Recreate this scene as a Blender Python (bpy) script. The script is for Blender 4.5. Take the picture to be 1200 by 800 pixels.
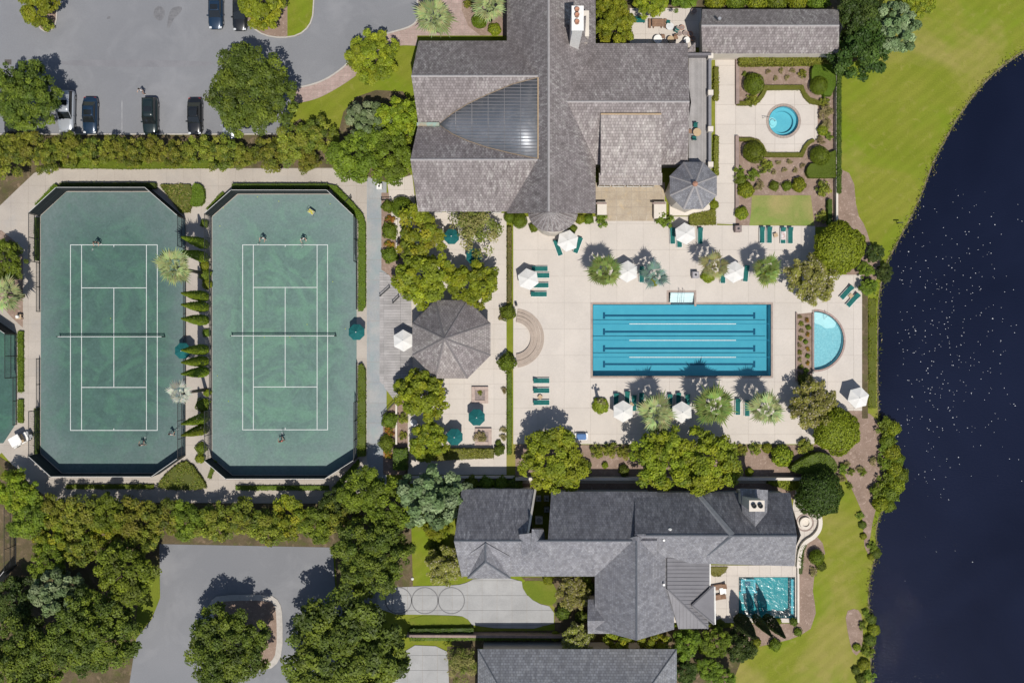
import bpy, bmesh, math, random
import numpy as np
from mathutils import Vector, Matrix
from mathutils.geometry import delaunay_2d_cdt

for o in list(bpy.data.objects): bpy.data.objects.remove(o)
scene = bpy.context.scene
COL = scene.collection
R = math.radians
rnd = random.Random(7)

# ---------------------------------------------------------------- camera, sky, sun, exposure
HC = 120.0                 # flying height of the camera, metres
PPM = 9.2                  # photo pixels per metre on the ground
cam_d = bpy.data.cameras.new('camera'); cam = bpy.data.objects.new('camera', cam_d); COL.objects.link(cam)
cam.location = (0, 0, HC); cam.rotation_euler = (0, 0, 0)
cam_d.sensor_width = 36; cam_d.lens = 36 * HC / (1200 / PPM)
cam_d.clip_start = 1; cam_d.clip_end = 3000
scene.camera = cam
SUN_EL, SUN_AZ = R(66), R(15)
world = bpy.data.worlds.new('World'); scene.world = world; world.use_nodes = True
wn = world.node_tree; bg = wn.nodes['Background']
sky = wn.nodes.new('ShaderNodeTexSky'); sky.sky_type = 'NISHITA'; sky.sun_disc = False
sky.sun_elevation = SUN_EL; sky.sun_rotation = math.pi - SUN_AZ
wn.links.new(sky.outputs[0], bg.inputs[0]); bg.inputs[1].default_value = 0.085
sd = bpy.data.lights.new('sun', 'SUN'); sd.energy = 4.3; sd.angle = R(0.5); sd.color = (1, .95, .87)
sun = bpy.data.objects.new('sun', sd); COL.objects.link(sun)
d = Vector((math.sin(SUN_AZ) * math.cos(SUN_EL), -math.cos(SUN_AZ) * math.cos(SUN_EL), math.sin(SUN_EL)))
sun.rotation_euler = d.to_track_quat('Z', 'Y').to_euler(); sun.location = (40, -60, 90)
scene.view_settings.view_transform = 'Standard'; scene.view_settings.look = 'None'
scene.view_settings.exposure = 0.15; scene.view_settings.gamma = 1.0
scene.render.resolution_x = 1024; scene.render.resolution_y = 682

# ---------------------------------------------------------------- helpers
def P(x, y, z=0.0):
    """survey point: plan position read off the aerial photograph for something at height z"""
    s = (1 - z / HC) / PPM
    return Vector(((x - 600) * s, (400 - y) * s, z))
def tag(o, label=None, cat=None, group=None, kind=None):
    if label: o['label'] = label
    if cat: o['category'] = cat
    if group: o['group'] = group
    if kind: o['kind'] = kind
    return o
def empty(name, loc, rz=0, label=None, cat=None, group=None):
    o = bpy.data.objects.new(name, None); COL.objects.link(o)
    o.location = loc; o.rotation_euler = (0, 0, rz); o.empty_display_size = .3
    return tag(o, label, cat, group)
def link(name, me, parent=None, loc=None, rot=None, scale=None):
    o = bpy.data.objects.new(name, me); COL.objects.link(o)
    if parent is not None: o.parent = parent
    if loc is not None: o.location = loc
    if rot is not None: o.rotation_euler = rot
    if scale is not None: o.scale = scale
    return o
def mesh_of(bm, name, mat, smooth=False):
    me = bpy.data.meshes.new(name); bm.to_mesh(me); bm.free()
    if mat is not None:
        for m in (mat if isinstance(mat, (list, tuple)) else [mat]): me.materials.append(m)
    if smooth:
        for p in me.polygons: p.use_smooth = True
    return me
def bbox(bm, x0, y0, z0, x1, y1, z1, mi=0, M=None):
    vs = [bm.verts.new(v) for v in ((x0,y0,z0),(x1,y0,z0),(x1,y1,z0),(x0,y1,z0),(x0,y0,z1),(x1,y0,z1),(x1,y1,z1),(x0,y1,z1))]
    if M is not None:
        for v in vs: v.co = M @ v.co
    for f in ((0,3,2,1),(4,5,6,7),(0,1,5,4),(1,2,6,5),(2,3,7,6),(3,0,4,7)):
        bm.faces.new([vs[i] for i in f]).material_index = mi
    return vs
def tube(bm, pts, rad, n=6, cap=True, mi=0):
    pts = [Vector(p) for p in pts]; rings = []
    for i, p in enumerate(pts):
        t = (pts[min(i+1, len(pts)-1)] - pts[max(i-1, 0)]).normalized()
        a = t.orthogonal().normalized() if i == 0 else (a - t * a.dot(t)).normalized()
        b = t.cross(a); r = rad[i] if isinstance(rad, (list, tuple)) else rad
        rings.append([bm.verts.new(p + (a * math.cos(k*2*math.pi/n) + b * math.sin(k*2*math.pi/n)) * r) for k in range(n)])
    for i in range(len(rings)-1):
        for k in range(n):
            bm.faces.new((rings[i][k], rings[i][(k+1)%n], rings[i+1][(k+1)%n], rings[i+1][k])).material_index = mi
    if cap:
        bm.faces.new(rings[0][::-1]).material_index = mi; bm.faces.new(rings[-1]).material_index = mi
def lathe(bm, prof, n=12, mi=0):
    rings = [[bm.verts.new((r*math.cos(k*2*math.pi/n), r*math.sin(k*2*math.pi/n), z)) for k in range(n)] for r, z in prof]
    for i in range(len(rings)-1):
        for k in range(n):
            bm.faces.new((rings[i][k], rings[i][(k+1)%n], rings[i+1][(k+1)%n], rings[i+1][k])).material_index = mi
    bm.faces.new(rings[0][::-1]).material_index = mi; bm.faces.new(rings[-1]).material_index = mi
def inside(pt, poly):
    x, y = pt; c = False; j = len(poly)-1
    for i in range(len(poly)):
        xi, yi = poly[i]; xj, yj = poly[j]
        if (yi > y) != (yj > y) and x < (xj-xi)*(y-yi)/(yj-yi)+xi: c = not c
        j = i
    return c
def smooth_poly(pts, it=2, closed=True):
    for _ in range(it):
        out = []; n = len(pts)
        for i in range(n if closed else n-1):
            a, b = pts[i], pts[(i+1) % n]
            out += [(a[0]*.75+b[0]*.25, a[1]*.75+b[1]*.25), (a[0]*.25+b[0]*.75, a[1]*.25+b[1]*.75)]
        pts = out if closed else [pts[0]] + out + [pts[-1]]
    return pts
def W2(pts, z=0): return [tuple(P(x, y, z)[:2]) for x, y in pts]
def tri_region(poly, holes=(), extra=()):
    vs = []; es = []
    for loop in [poly] + list(holes):
        b = len(vs); vs += [Vector(p) for p in loop]; es += [(b+i, b+(i+1) % len(loop)) for i in range(len(loop))]
    v, e, f, *_ = delaunay_2d_cdt(vs, es, [], 0, 1e-5)
    keep = []
    for t in f:
        c = ((v[t[0]].x+v[t[1]].x+v[t[2]].x)/3, (v[t[0]].y+v[t[1]].y+v[t[2]].y)/3)
        if inside(c, poly) and not any(inside(c, h) for h in holes): keep.append(t)
    return v, keep
def region_mesh(name, poly, holes, z, thick, mat):
    """flat slab of a world-space polygon with holes, top at z, sides going down by thick"""
    v, f = tri_region(poly, holes); bm = bmesh.new()
    bv = [bm.verts.new((p.x, p.y, z)) for p in v]
    for t in f:
        try: bm.faces.new([bv[i] for i in t])
        except ValueError: pass
    for q in [q for q in bm.verts if not q.link_faces]: bm.verts.remove(q)
    bmesh.ops.recalc_face_normals(bm, faces=bm.faces)
    if bm.faces and sum(fc.normal.z*fc.calc_area() for fc in bm.faces) < 0: bmesh.ops.reverse_faces(bm, faces=bm.faces)
    if thick:
        edges = [e for e in bm.edges if len(e.link_faces) == 1]
        r = bmesh.ops.extrude_edge_only(bm, edges=edges)
        for g in r['geom']:
            if isinstance(g, bmesh.types.BMVert): g.co.z -= thick
        bmesh.ops.recalc_face_normals(bm, faces=bm.faces)
        if sum(fc.normal.z*fc.calc_area() for fc in bm.faces) < 0: bmesh.ops.reverse_faces(bm, faces=bm.faces)
    return mesh_of(bm, name, mat)
ZC = [0]
def sheet(name, pts, z, mat, holes=(), thick=.04, sm=0, parent=None, kind='structure'):
    if sm: pts = smooth_poly(pts, sm)
    if parent is None: ZC[0] += 1; z += .0005*(ZC[0] % 40)      # no two sheets share a plane
    o = link(name, region_mesh(name, W2(pts), [W2(h) for h in holes], z, thick, mat), parent)
    if parent is None and kind: o['kind'] = kind
    return o
def slabs(parent, pts, z, mat, step, gap=.025, holes=(), thick=.05, origin=(0, 0), sm=0, name='slab'):
    """paving slabs with open joints, each its own object, cut to the outline"""
    if sm: pts = smooth_poly(pts, sm)
    poly = W2(pts); hs = [W2(h) for h in holes]
    xs = [p[0] for p in poly]; ys = [p[1] for p in poly]; sx, sy = step if isinstance(step, tuple) else (step, step)
    i0, i1 = math.floor((min(xs)-origin[0])/sx), math.ceil((max(xs)-origin[0])/sx)
    j0, j1 = math.floor((min(ys)-origin[1])/sy), math.ceil((max(ys)-origin[1])/sy)
    for i in range(i0, i1):
        for j in range(j0, j1):
            x0, y0 = origin[0]+i*sx+gap/2, origin[1]+j*sy+gap/2; x1, y1 = x0+sx-gap, y0+sy-gap
            cell = [(x0,y0),(x1,y0),(x1,y1),(x0,y1)]
            # clip the outline and the holes to the cell
            loops = []
            for lp in [poly]+hs:
                q = lp
                for ax, val, sgn in ((0,x0,1),(0,x1,-1),(1,y0,1),(1,y1,-1)):
                    out = []
                    for k in range(len(q)):
                        a, b = q[k-1], q[k]; da, db = (a[ax]-val)*sgn, (b[ax]-val)*sgn
                        if da*db < 0:
                            t = da/(da-db); out.append((a[0]+(b[0]-a[0])*t, a[1]+(b[1]-a[1])*t))
                        if db >= 0: out.append(b)
                    q = out
                    if not q: break
                loops.append(q)
            if len(loops[0]) < 3: continue
            hl = [l for l in loops[1:] if len(l) >= 3]
            ar = abs(sum(loops[0][k-1][0]*loops[0][k][1]-loops[0][k][0]*loops[0][k-1][1] for k in range(len(loops[0])))/2)
            if ar < .03: continue
            if any(abs(abs(sum(h[k-1][0]*h[k][1]-h[k][0]*h[k-1][1] for k in range(len(h)))/2)-ar) < .02 for h in hl): continue
            me = region_mesh(name, loops[0], hl, z + rnd.uniform(-.004, .004), thick, mat)
            if len(me.polygons) == 0: bpy.data.meshes.remove(me); continue
            link(name, me, parent)
def ribbon(bm, pts, w, z0, z1, closed=False, mi=0):
    """kerb or wall along a world-space polyline"""
    n = len(pts); L = []; Rr = []
    for i in range(n):
        a = Vector(pts[i-1] if (i or closed) else pts[i]); b = Vector(pts[(i+1) % n] if (i < n-1 or closed) else pts[i])
        t = (b-a).normalized(); nn = Vector((-t.y, t.x)); p = Vector(pts[i])
        L.append(p+nn*w/2); Rr.append(p-nn*w/2)
    q = [[bm.verts.new((v.x, v.y, z)) for v in s] for s, z in ((L,z0),(Rr,z0),(Rr,z1),(L,z1))]
    for i in range(n if closed else n-1):
        k = (i+1) % n
        for s in range(4):
            bm.faces.new((q[s][i], q[(s+1)%4][i], q[(s+1)%4][k], q[s][k])).material_index = mi
    if not closed:
        bm.faces.new([q[s][0] for s in range(4)][::-1]); bm.faces.new([q[s][-1] for s in range(4)])
    bmesh.ops.recalc_face_normals(bm, faces=bm.faces)
def kerb(name, pts, w, h, mat, closed=False, z0=0, sm=0, parent=None, kind='structure'):
    if sm: pts = smooth_poly(pts, sm, closed)
    bm = bmesh.new(); ribbon(bm, W2(pts), w, z0, h, closed)
    o = link(name, mesh_of(bm, name, mat), parent)
    if parent is None and kind: o['kind'] = kind
    return o
def circ(cx, cy, r, n=32, a0=0, a1=360, ry=None):
    m = n if a1-a0 >= 360 else n+1
    return [(cx+r*math.cos(R(a0+(a1-a0)*k/n)), cy-(ry or r)*math.sin(R(a0+(a1-a0)*k/n))) for k in range(m)]
ORD = ['first','second','third','fourth','fifth','sixth','seventh','eighth','ninth','tenth','eleventh','twelfth','thirteenth','fourteenth','fifteenth','sixteenth','seventeenth','eighteenth']

# ---------------------------------------------------------------- materials
def NT(m):
    m.use_nodes = True; nt = m.node_tree; return nt, nt.nodes, nt.links, nt.nodes['Principled BSDF']
def noise(N, L, co, scale, detail=4, dist=0, rough=.55):
    t = N.new('ShaderNodeTexNoise'); t.inputs['Scale'].default_value = scale; t.inputs['Detail'].default_value = detail
    t.inputs['Distortion'].default_value = dist; t.inputs['Roughness'].default_value = rough
    if co is not None: L.new(co, t.inputs['Vector'])
    return t.outputs['Fac']
def ramp(N, L, fac, stops):
    r = N.new('ShaderNodeValToRGB'); e = r.color_ramp.elements
    while len(e) > 1: e.remove(e[-1])
    for k, (p, c) in enumerate(stops):
        q = e[0] if k == 0 else e.new(p)
        q.position = p; q.color = (*c, 1) if len(c) == 3 else c
    L.new(fac, r.inputs[0]); return r.outputs[0]
def mix(N, L, fac, a, b, mode='MIX'):
    m = N.new('ShaderNodeMix'); m.data_type = 'RGBA'; m.blend_type = mode
    for k, v in ((0, fac), (6, a), (7, b)):
        if isinstance(v, (int, float)): m.inputs[k].default_value = v
        elif isinstance(v, tuple): m.inputs[k].default_value = (*v, 1)
        else: L.new(v, m.inputs[k])
    return m.outputs[2]
def mapr(N, L, v, a, b, c=0, dd=1):
    m = N.new('ShaderNodeMapRange'); L.new(v, m.inputs[0])
    for k, q in enumerate((a, b, c, dd)): m.inputs[k+1].default_value = q
    return m.outputs[0]
def pos(N): return N.new('ShaderNodeNewGeometry').outputs['Position']
def bump(N, L, B, h, strength, dist=.02):
    b = N.new('ShaderNodeBump'); b.inputs['Strength'].default_value = strength; b.inputs['Distance'].default_value = dist
    L.new(h, b.inputs['Height']); L.new(b.outputs[0], B.inputs['Normal'])
def mat(name, c1, c2=None, scale=.5, fine=6, amt=.25, rough=.85, spec=.3, metal=0, bmp=.2, patches=None, objrand=0, stripes=0):
    m = bpy.data.materials.new(name); nt, N, L, B = NT(m); p = pos(N)
    c2 = c2 or tuple(v*.75 for v in c1)
    col = mix(N, L, mapr(N, L, noise(N, L, p, scale, 5, .3), .35, .65), c1, c2)
    f = noise(N, L, p, fine, 6, 0, .7)
    col = mix(N, L, 1.0, col, ramp(N, L, f, [(.25, (1-amt,)*3), (.75, (1+amt*.0,)*3)]), 'MULTIPLY')
    if patches:
        for (c, sc, lo, hi, k) in patches:
            fac = mapr(N, L, noise(N, L, p, sc, 6, .6, .6), lo, hi, 0, k); col = mix(N, L, fac, col, c)
    if stripes:
        w = N.new('ShaderNodeTexWave'); mp = N.new('ShaderNodeMapping'); mp.inputs['Rotation'].default_value = (0,0,R(52)); L.new(p, mp.inputs[0]); L.new(mp.outputs[0], w.inputs['Vector'])
        w.inputs['Scale'].default_value = .22; w.inputs['Distortion'].default_value = 5; w.inputs['Detail'].default_value = 3; w.inputs['Detail Scale'].default_value = .35
        col = mix(N, L, 1.0, col, ramp(N, L, w.outputs['Fac'], [(.2, (1-stripes,)*3), (.8, (1,)*3)]), 'MULTIPLY')
    if objrand:
        oi = N.new('ShaderNodeObjectInfo'); g = mapr(N, L, oi.outputs['Random'], 0, 1, 1-objrand, 1)
        cc = N.new('ShaderNodeCombineColor'); [L.new(g, cc.inputs[i]) for i in range(3)]
        col = mix(N, L, 1.0, col, cc.outputs[0], 'MULTIPLY')
    L.new(col, B.inputs['Base Color']); B.inputs['Roughness'].default_value = rough
    B.inputs['Specular IOR Level'].default_value = spec; B.inputs['Metallic'].default_value = metal
    if bmp: bump(N, L, B, f, bmp)
    return m
def plain(name, c, rough=.6, metal=0, spec=.4, var=.15):
    return mat(name, c, tuple(v*(1-var) for v in c), 3, 20, var, rough, spec, metal, 0)
LEAFM = {}
def leaf_mat(name, transl=.3, rough=.55):
    m = bpy.data.materials.new(name); nt, N, L, B = NT(m)
    a = N.new('ShaderNodeAttribute'); a.attribute_name = 'tint'
    oi = N.new('ShaderNodeObjectInfo')
    h = N.new('ShaderNodeHueSaturation'); L.new(a.outputs['Color'], h.inputs['Color'])
    L.new(mapr(N, L, oi.outputs['Random'], 0, 1, .485, .515), h.inputs['Hue']); L.new(mapr(N, L, oi.outputs['Random'], 0, 1, .82, 1.12), h.inputs['Value'])
    L.new(h.outputs[0], B.inputs['Base Color']); B.inputs['Roughness'].default_value = rough; B.inputs['Specular IOR Level'].default_value = .25
    t = N.new('ShaderNodeBsdfTranslucent'); L.new(h.outputs[0], t.inputs[0])
    s = N.new('ShaderNodeMixShader'); s.inputs[0].default_value = transl
    L.new(B.outputs[0], s.inputs[1]); L.new(t.outputs[0], s.inputs[2]); L.new(s.outputs[0], nt.nodes['Material Output'].inputs[0])
    return m
MLEAF = leaf_mat('leaves'); MBARK = mat('bark', (.16,.12,.09), (.09,.07,.05), 4, 14, .5, .9)

def shingle_mat(name, base, dark, pale, pale_amt=.5, row=.36, wid=.34, seed=0., mortar=.42):
    m = bpy.data.materials.new(name); nt, N, L, B = NT(m)
    uv = N.new('ShaderNodeUVMap').outputs[0]; p = pos(N)
    br = N.new('ShaderNodeTexBrick'); L.new(uv, br.inputs['Vector'])
    br.inputs['Scale'].default_value = 1; br.inputs['Brick Width'].default_value = wid; br.inputs['Row Height'].default_value = row
    br.inputs['Mortar Size'].default_value = .034; br.inputs['Mortar Smooth'].default_value = .6; br.inputs['Bias'].default_value = -.1
    br.inputs['Color1'].default_value = (1,1,1,1); br.inputs['Color2'].default_value = (.62,.61,.60,1); br.inputs['Mortar'].default_value = (mortar,)*3+(1,)
    mp = N.new('ShaderNodeMapping'); mp.inputs['Scale'].default_value = (1, .28, 1); L.new(uv, mp.inputs[0])
    streak = noise(N, L, mp.outputs[0], 1.9, 6, .2, .7); big = noise(N, L, p, .16, 4, .5)
    col = mix(N, L, mapr(N, L, streak, .38, .62), dark, base)
    col = mix(N, L, mapr(N, L, noise(N, L, p, .55, 5, .4), .42, .62, 0, .5), col, dark)
    g = N.new('ShaderNodeMath'); g.operation = 'MULTIPLY'
    L.new(mapr(N, L, noise(N, L, mp.outputs[0], 2.6, 7, .3, .75), .48, .72), g.inputs[0]); L.new(mapr(N, L, big, .40, .56, .12, 1.3), g.inputs[1])
    g2 = N.new('ShaderNodeMath'); g2.operation = 'MULTIPLY'; L.new(g.outputs[0], g2.inputs[0]); g2.inputs[1].default_value = pale_amt
    col = mix(N, L, g2.outputs[0], col, pale)
    col = mix(N, L, .85, col, br.outputs[0], 'MULTIPLY')
    L.new(col, B.inputs['Base Color']); B.inputs['Roughness'].default_value = .85; B.inputs['Specular IOR Level'].default_value = .2
    bump(N, L, B, br.outputs['Fac'], -.5, .03)
    return m
def water_mat(name, tint, ripple=6, rstr=.15, rough=.03, dens=1.0):
    """thin clear water: tinted see-through body with a rippled mirror surface"""
    m = bpy.data.materials.new(name); nt, N, L, B = NT(m); N.remove(B)
    g = N.new('ShaderNodeBsdfGlossy'); g.inputs['Roughness'].default_value = rough
    t = N.new('ShaderNodeBsdfTransparent'); t.inputs[0].default_value = (*tint, 1)
    fr = N.new('ShaderNodeFresnel'); fr.inputs[0].default_value = 1.33
    b = N.new('ShaderNodeBump'); b.inputs['Strength'].default_value = rstr; b.inputs['Distance'].default_value = .1
    L.new(noise(N, L, pos(N), ripple, 3, .4), b.inputs['Height']); L.new(b.outputs[0], g.inputs['Normal']); L.new(b.outputs[0], fr.inputs['Normal'])
    s = N.new('ShaderNodeMixShader'); L.new(fr.outputs[0], s.inputs[0]); L.new(t.outputs[0], s.inputs[1]); L.new(g.outputs[0], s.inputs[2])
    L.new(s.outputs[0], nt.nodes['Material Output'].inputs[0]); return m
def lake_mat():
    m = bpy.data.materials.new('lake_water'); nt, N, L, B = NT(m); p = pos(N)
    col = mix(N, L, mapr(N, L, noise(N, L, p, .05, 3, .5), .35, .7), (.004,.006,.017), (.007,.010,.026))
    L.new(col, B.inputs['Base Color']); B.inputs['Roughness'].default_value = .05; B.inputs['IOR'].default_value = 1.33
    mp = N.new('ShaderNodeMapping'); mp.inputs['Scale'].default_value = (1, 2.2, 1); L.new(p, mp.inputs[0])
    bump(N, L, B, noise(N, L, mp.outputs[0], 2.6, 5, .4, .6), .27, .1); return m
def court_mat(name, hx, hy, green, grey):
    m = bpy.data.materials.new(name); nt, N, L, B = NT(m); p = pos(N)
    oc = N.new('ShaderNodeTexCoord').outputs['Object']
    mp = N.new('ShaderNodeMapping'); mp.inputs['Scale'].default_value = (1/hx, 1/hy, 0); L.new(oc, mp.inputs[0])
    ln = N.new('ShaderNodeVectorMath'); ln.operation = 'LENGTH'
    # rounded-rectangle distance from the middle: |x|^3+|y|^3
    sp = N.new('ShaderNodeSeparateXYZ'); L.new(mp.outputs[0], sp.inputs[0]); pw = []
    for k in range(2):
        a = N.new('ShaderNodeMath'); a.operation = 'ABSOLUTE'; L.new(sp.outputs[k], a.inputs[0])
        q = N.new('ShaderNodeMath'); q.operation = 'POWER'; q.inputs[1].default_value = 3.2; L.new(a.outputs[0], q.inputs[0]); pw.append(q.outputs[0])
    s = N.new('ShaderNodeMath'); s.operation = 'ADD'; L.new(pw[0], s.inputs[0]); L.new(pw[1], s.inputs[1])
    rt = N.new('ShaderNodeMath'); rt.operation = 'POWER'; rt.inputs[1].default_value = 1/3.2; L.new(s.outputs[0], rt.inputs[0])
    n1 = noise(N, L, p, .35, 6, .6); n2 = noise(N, L, p, 3.5, 7, .3, .75)
    ad = N.new('ShaderNodeMath'); ad.operation = 'MULTIPLY_ADD'; L.new(n1, ad.inputs[0]); ad.inputs[1].default_value = .35; L.new(rt.outputs[0], ad.inputs[2])
    rings = noise(N, L, p, .42, 7, 2.2, .62); swirl = noise(N, L, p, .16, 6, 3.0, .6)
    g2 = tuple(v*.78 for v in green)
    col = mix(N, L, mapr(N, L, rings, .3, .7), green, g2)
    col = mix(N, L, mapr(N, L, swirl, .46, .62, 0, .65), col, (green[0]*1.1, green[1]*1.28, green[2]*1.05))
    fac = N.new('ShaderNodeMath'); fac.operation = 'MULTIPLY'
    L.new(mapr(N, L, ad.outputs[0], .80, 1.22, 0, .95), fac.inputs[0]); L.new(mapr(N, L, rings, .25, .6, .45, 1), fac.inputs[1])
    col = mix(N, L, fac.outputs[0], col, grey)
    col = mix(N, L, 1.0, col, ramp(N, L, n2, [(.3, (.72,)*3), (.7, (1,)*3)]), 'MULTIPLY')
    col = mix(N, L, mapr(N, L, noise(N, L, p, 7, 4), .66, .74, 0, .3), col, tuple(min(1, v*1.5) for v in grey))
    L.new(col, B.inputs['Base Color']); B.inputs['Roughness'].default_value = .95; B.inputs['Specular IOR Level'].default_value = .1
    bump(N, L, B, n2, .3); return m

LAWN = mat('lawn', (.175,.21,.020), (.225,.235,.034), .14, 7, .38, .95, .1, 0, .5,
           [((.29,.235,.085), .06, .53, .70, .75), ((.135,.19,.012), .11, .48, .64, .75), ((.27,.235,.075), .9, .56, .74, .45), ((.12,.15,.014), 2.2, .56, .74, .45)], stripes=.07)
GREENLAWN = mat('green_turf', (.13,.175,.02), (.17,.2,.025), .3, 10, .4, .95, .1, 0, .5, [((.2,.16,.05), .25, .56, .75, .55)])
TURFPATCH = mat('worn_turf', (.19,.25,.06), (.34,.29,.12), .28, 9, .35, .95, .1, 0, .5, [((.15,.24,.045), .2, .5, .66, .7)])
MULCH = mat('pine_straw', (.315,.23,.185), (.25,.18,.14), .6, 9, .4, .95, .1, 0, .8, [((.42,.33,.28), 2.5, .55, .7, .6), ((.15,.105,.075), 1.6, .60, .78, .5)])
SOIL = mat('leaf_litter', (.16,.12,.075), (.10,.085,.045), .5, 8, .5, .95, .1, 0, .8, [((.28,.2,.14), 1.2, .55, .7, .5), ((.08,.10,.02), .8, .52, .7, .6)])
ASPH = mat('asphalt', (.225,.23,.245), (.20,.205,.22), .09, 14, .34, .9, .2, 0, .3,
           [((.255,.257,.268), .2, .5, .75, .5), ((.165,.168,.18), .22, .58, .72, .6), ((.12,.12,.13), 1.7, .70, .78, .5)])
CONC = mat('concrete_path', (.435,.39,.34), (.375,.335,.295), .25, 8, .2, .9, .2, 0, .15, [((.29,.285,.285), .4, .55, .75, .4)], .06)
CLAYPATH = mat('clay_stained_concrete', (.27,.295,.315), (.345,.345,.34), .35, 6, .22, .9, .2, 0, .15, [((.21,.275,.275), .5, .5, .7, .5)], .05)
DECK = mat('deck_concrete', (.54,.492,.442), (.505,.46,.415), .3, 7, .15, .85, .25, 0, .1, [((.38,.34,.31), .9, .6, .78, .4), ((.54,.49,.44), .22, .5, .7, .5)], .05)
DECKJ = plain('joint_sand', (.33,.29,.255), .95)
DRIVE = mat('driveway_concrete', (.36,.36,.36), (.31,.31,.31), .4, 7, .18, .9, .2, 0, .15, [((.25,.25,.25), .8, .55, .75, .5)], .04)
BRICKP = mat('brick_paving', (.43,.325,.295), (.37,.275,.245), 1.2, 9, .35, .9, .2, 0, .4, [((.45,.35,.31), 2, .55, .7, .5)], .1)
STONE = mat('patio_stone', (.46,.39,.30), (.40,.33,.25), .9, 8, .3, .9, .2, 0, .3, [((.50,.38,.22), .8, .55, .7, .5)], .1)
COPING = mat('coping_stone', (.42,.34,.29), (.34,.28,.25), 1.5, 8, .3, .85, .25, 0, .2, None, .1)
KERBM = plain('kerb_concrete', (.44,.41,.375), .9)
LINEP = plain('white_line_paint', (.60,.62,.61), .8)
WALLW = mat('cream_render', (.62,.57,.50), (.55,.50,.44), .5, 8, .15, .9, .2, 0, .1)
WALLG = mat('grey_clapboard', (.33,.31,.29), (.27,.25,.24), .5, 8, .2, .9, .2, 0, .1)
WALLB = mat('brick_wall', (.33,.25,.22), (.26,.2,.18), 1.5, 9, .3, .9, .2, 0, .3)
SHING = shingle_mat('cedar_shingles', (.315,.28,.28), (.205,.18,.18), (.50,.475,.455), .9)
SHINGP = shingle_mat('pale_cedar_shingles', (.38,.34,.325), (.26,.23,.225), (.54,.51,.475), .9)
DARKSLATE = shingle_mat('dark_streaked_slate', (.20,.20,.22), (.12,.12,.138), (.34,.34,.36), .8, .32, .3, 0, .6)  # darker slate with stronger pale streaks, laid on the north slopes
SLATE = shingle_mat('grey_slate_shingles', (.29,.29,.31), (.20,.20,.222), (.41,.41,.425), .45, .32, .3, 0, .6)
RIDGE = plain('ridge_cap_shingle', (.36,.34,.34), .8); RIDGED = plain('dark_ridge_metal', (.12,.13,.15), .6)
METALR = mat('standing_seam_metal', (.16,.18,.21), (.22,.23,.255), .5, 5, .15, .42, .5, .45, .05, [((.36,.36,.37), .7, .55, .75, .5)])
METALG = mat('grey_roof_metal', (.205,.20,.212), (.18,.175,.186), .6, 5, .1, .55, .4, .2, .03)
COPPER = mat('aged_copper', (.25,.40,.36), (.33,.28,.2), 1.0, 8, .2, .6)
WOODG = mat('weathered_planks', (.42,.40,.395), (.34,.325,.32), .7, 9, .25, .9, .2, 0, .2, None, .18)
WOODB = mat('brown_wood', (.28,.17,.11), (.2,.12,.08), 2, 12, .3, .7)
BLACKM = plain('black_coated_steel', (.02,.022,.024), .5); GREYM = plain('galvanised_steel', (.42,.43,.44), .45, .6)
SCREEN = plain('dark_windscreen_mesh', (.014,.02,.022), .9)
WHITEC = mat('white_canvas', (.63,.62,.60), (.58,.575,.555), 1.5, 10, .06, .9, .2, 0, .05)
GREENC = mat('green_canvas', (.012,.115,.115), (.008,.09,.095), 1.5, 10, .12, .85, .2, 0, .05)
GREENV = mat('green_sling_fabric', (.012,.13,.115), (.008,.095,.09), 3, 14, .2, .8, .25, 0, .1)
WHITEP = plain('white_painted', (.78,.77,.74), .5); DARKG = plain('dark_opening', (.03,.032,.036), .4)
BLUEP = plain('blue_plastic', (.03,.13,.34), .5); YELP = plain('yellow_plastic', (.62,.58,.05), .5)
TERRA = plain('terracotta', (.42,.22,.15), .8); TAN = plain('tan_plastic', (.45,.33,.2), .7)

# ================================================================ SETTING: ground, lake, roads, paths
SHORE = [(1600,-260),(1290,10),(1200,58),(1180,72),(1160,88),(1140,111),(1120,140),(1105,166),(1090,196),(1080,226),(1066,256),(1052,281),(1043,298),(1036,312),(1030,340),(1027.5,370),(1027.5,488),(1034,508),(1046,538),(1050,565),(1044,585),(1030,602),(1025,625),(1028,645),(1021,665),(1016,700),(1019,722),(1025,745),(1019,765),(1021,800),(1024,900),(1060,1100),(1300,1800)]
SH = smooth_poly(SHORE, 2, False)
POOL = [(695,357),(903,357),(903,440),(695,440)]; POOLSTEP = [(784,343),(813,343),(813,357.5),(784,357.5)]
KID = [(953.5,366)] + circ(954, 399, 34, 24, 90, -90) + [(953.5,432.5)]
SPA = circ(918, 142, 17, 32); PPOOL = [(866,676),(931,676),(931,723.5),(866,723.5)]
def grow(pts, d):
    cx = sum(p[0] for p in pts)/len(pts); cy = sum(p[1] for p in pts)/len(pts)
    return [(x + d*(1 if x > cx else -1), y + d*(1 if y > cy else -1)) for x, y in pts]
POOLH = [(694.5,356.5),(783.5,356.5),(783.5,342.5),(813.5,342.5),(813.5,356.5),(903.5,356.5),(903.5,440.5),(694.5,440.5)]
KIDH = [(953,365)] + circ(954, 399, 34.6, 24, 90, -90) + [(953,433)]
SPAH = circ(918, 142, 17.5, 32); PPH = grow(PPOOL, .5)
GROUNDH = [POOLH, KIDH, SPAH, PPH]
far = [(-4000,1800),(-4000,-4000),(1600,-4000)]
gp = W2(far) + [tuple(P(x, y)[:2]) for x, y in SH]
ground = link('ground', region_mesh('ground', gp, [W2(h) for h in GROUNDH], 0, 0, LAWN)); ground['kind'] = 'structure'
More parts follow.
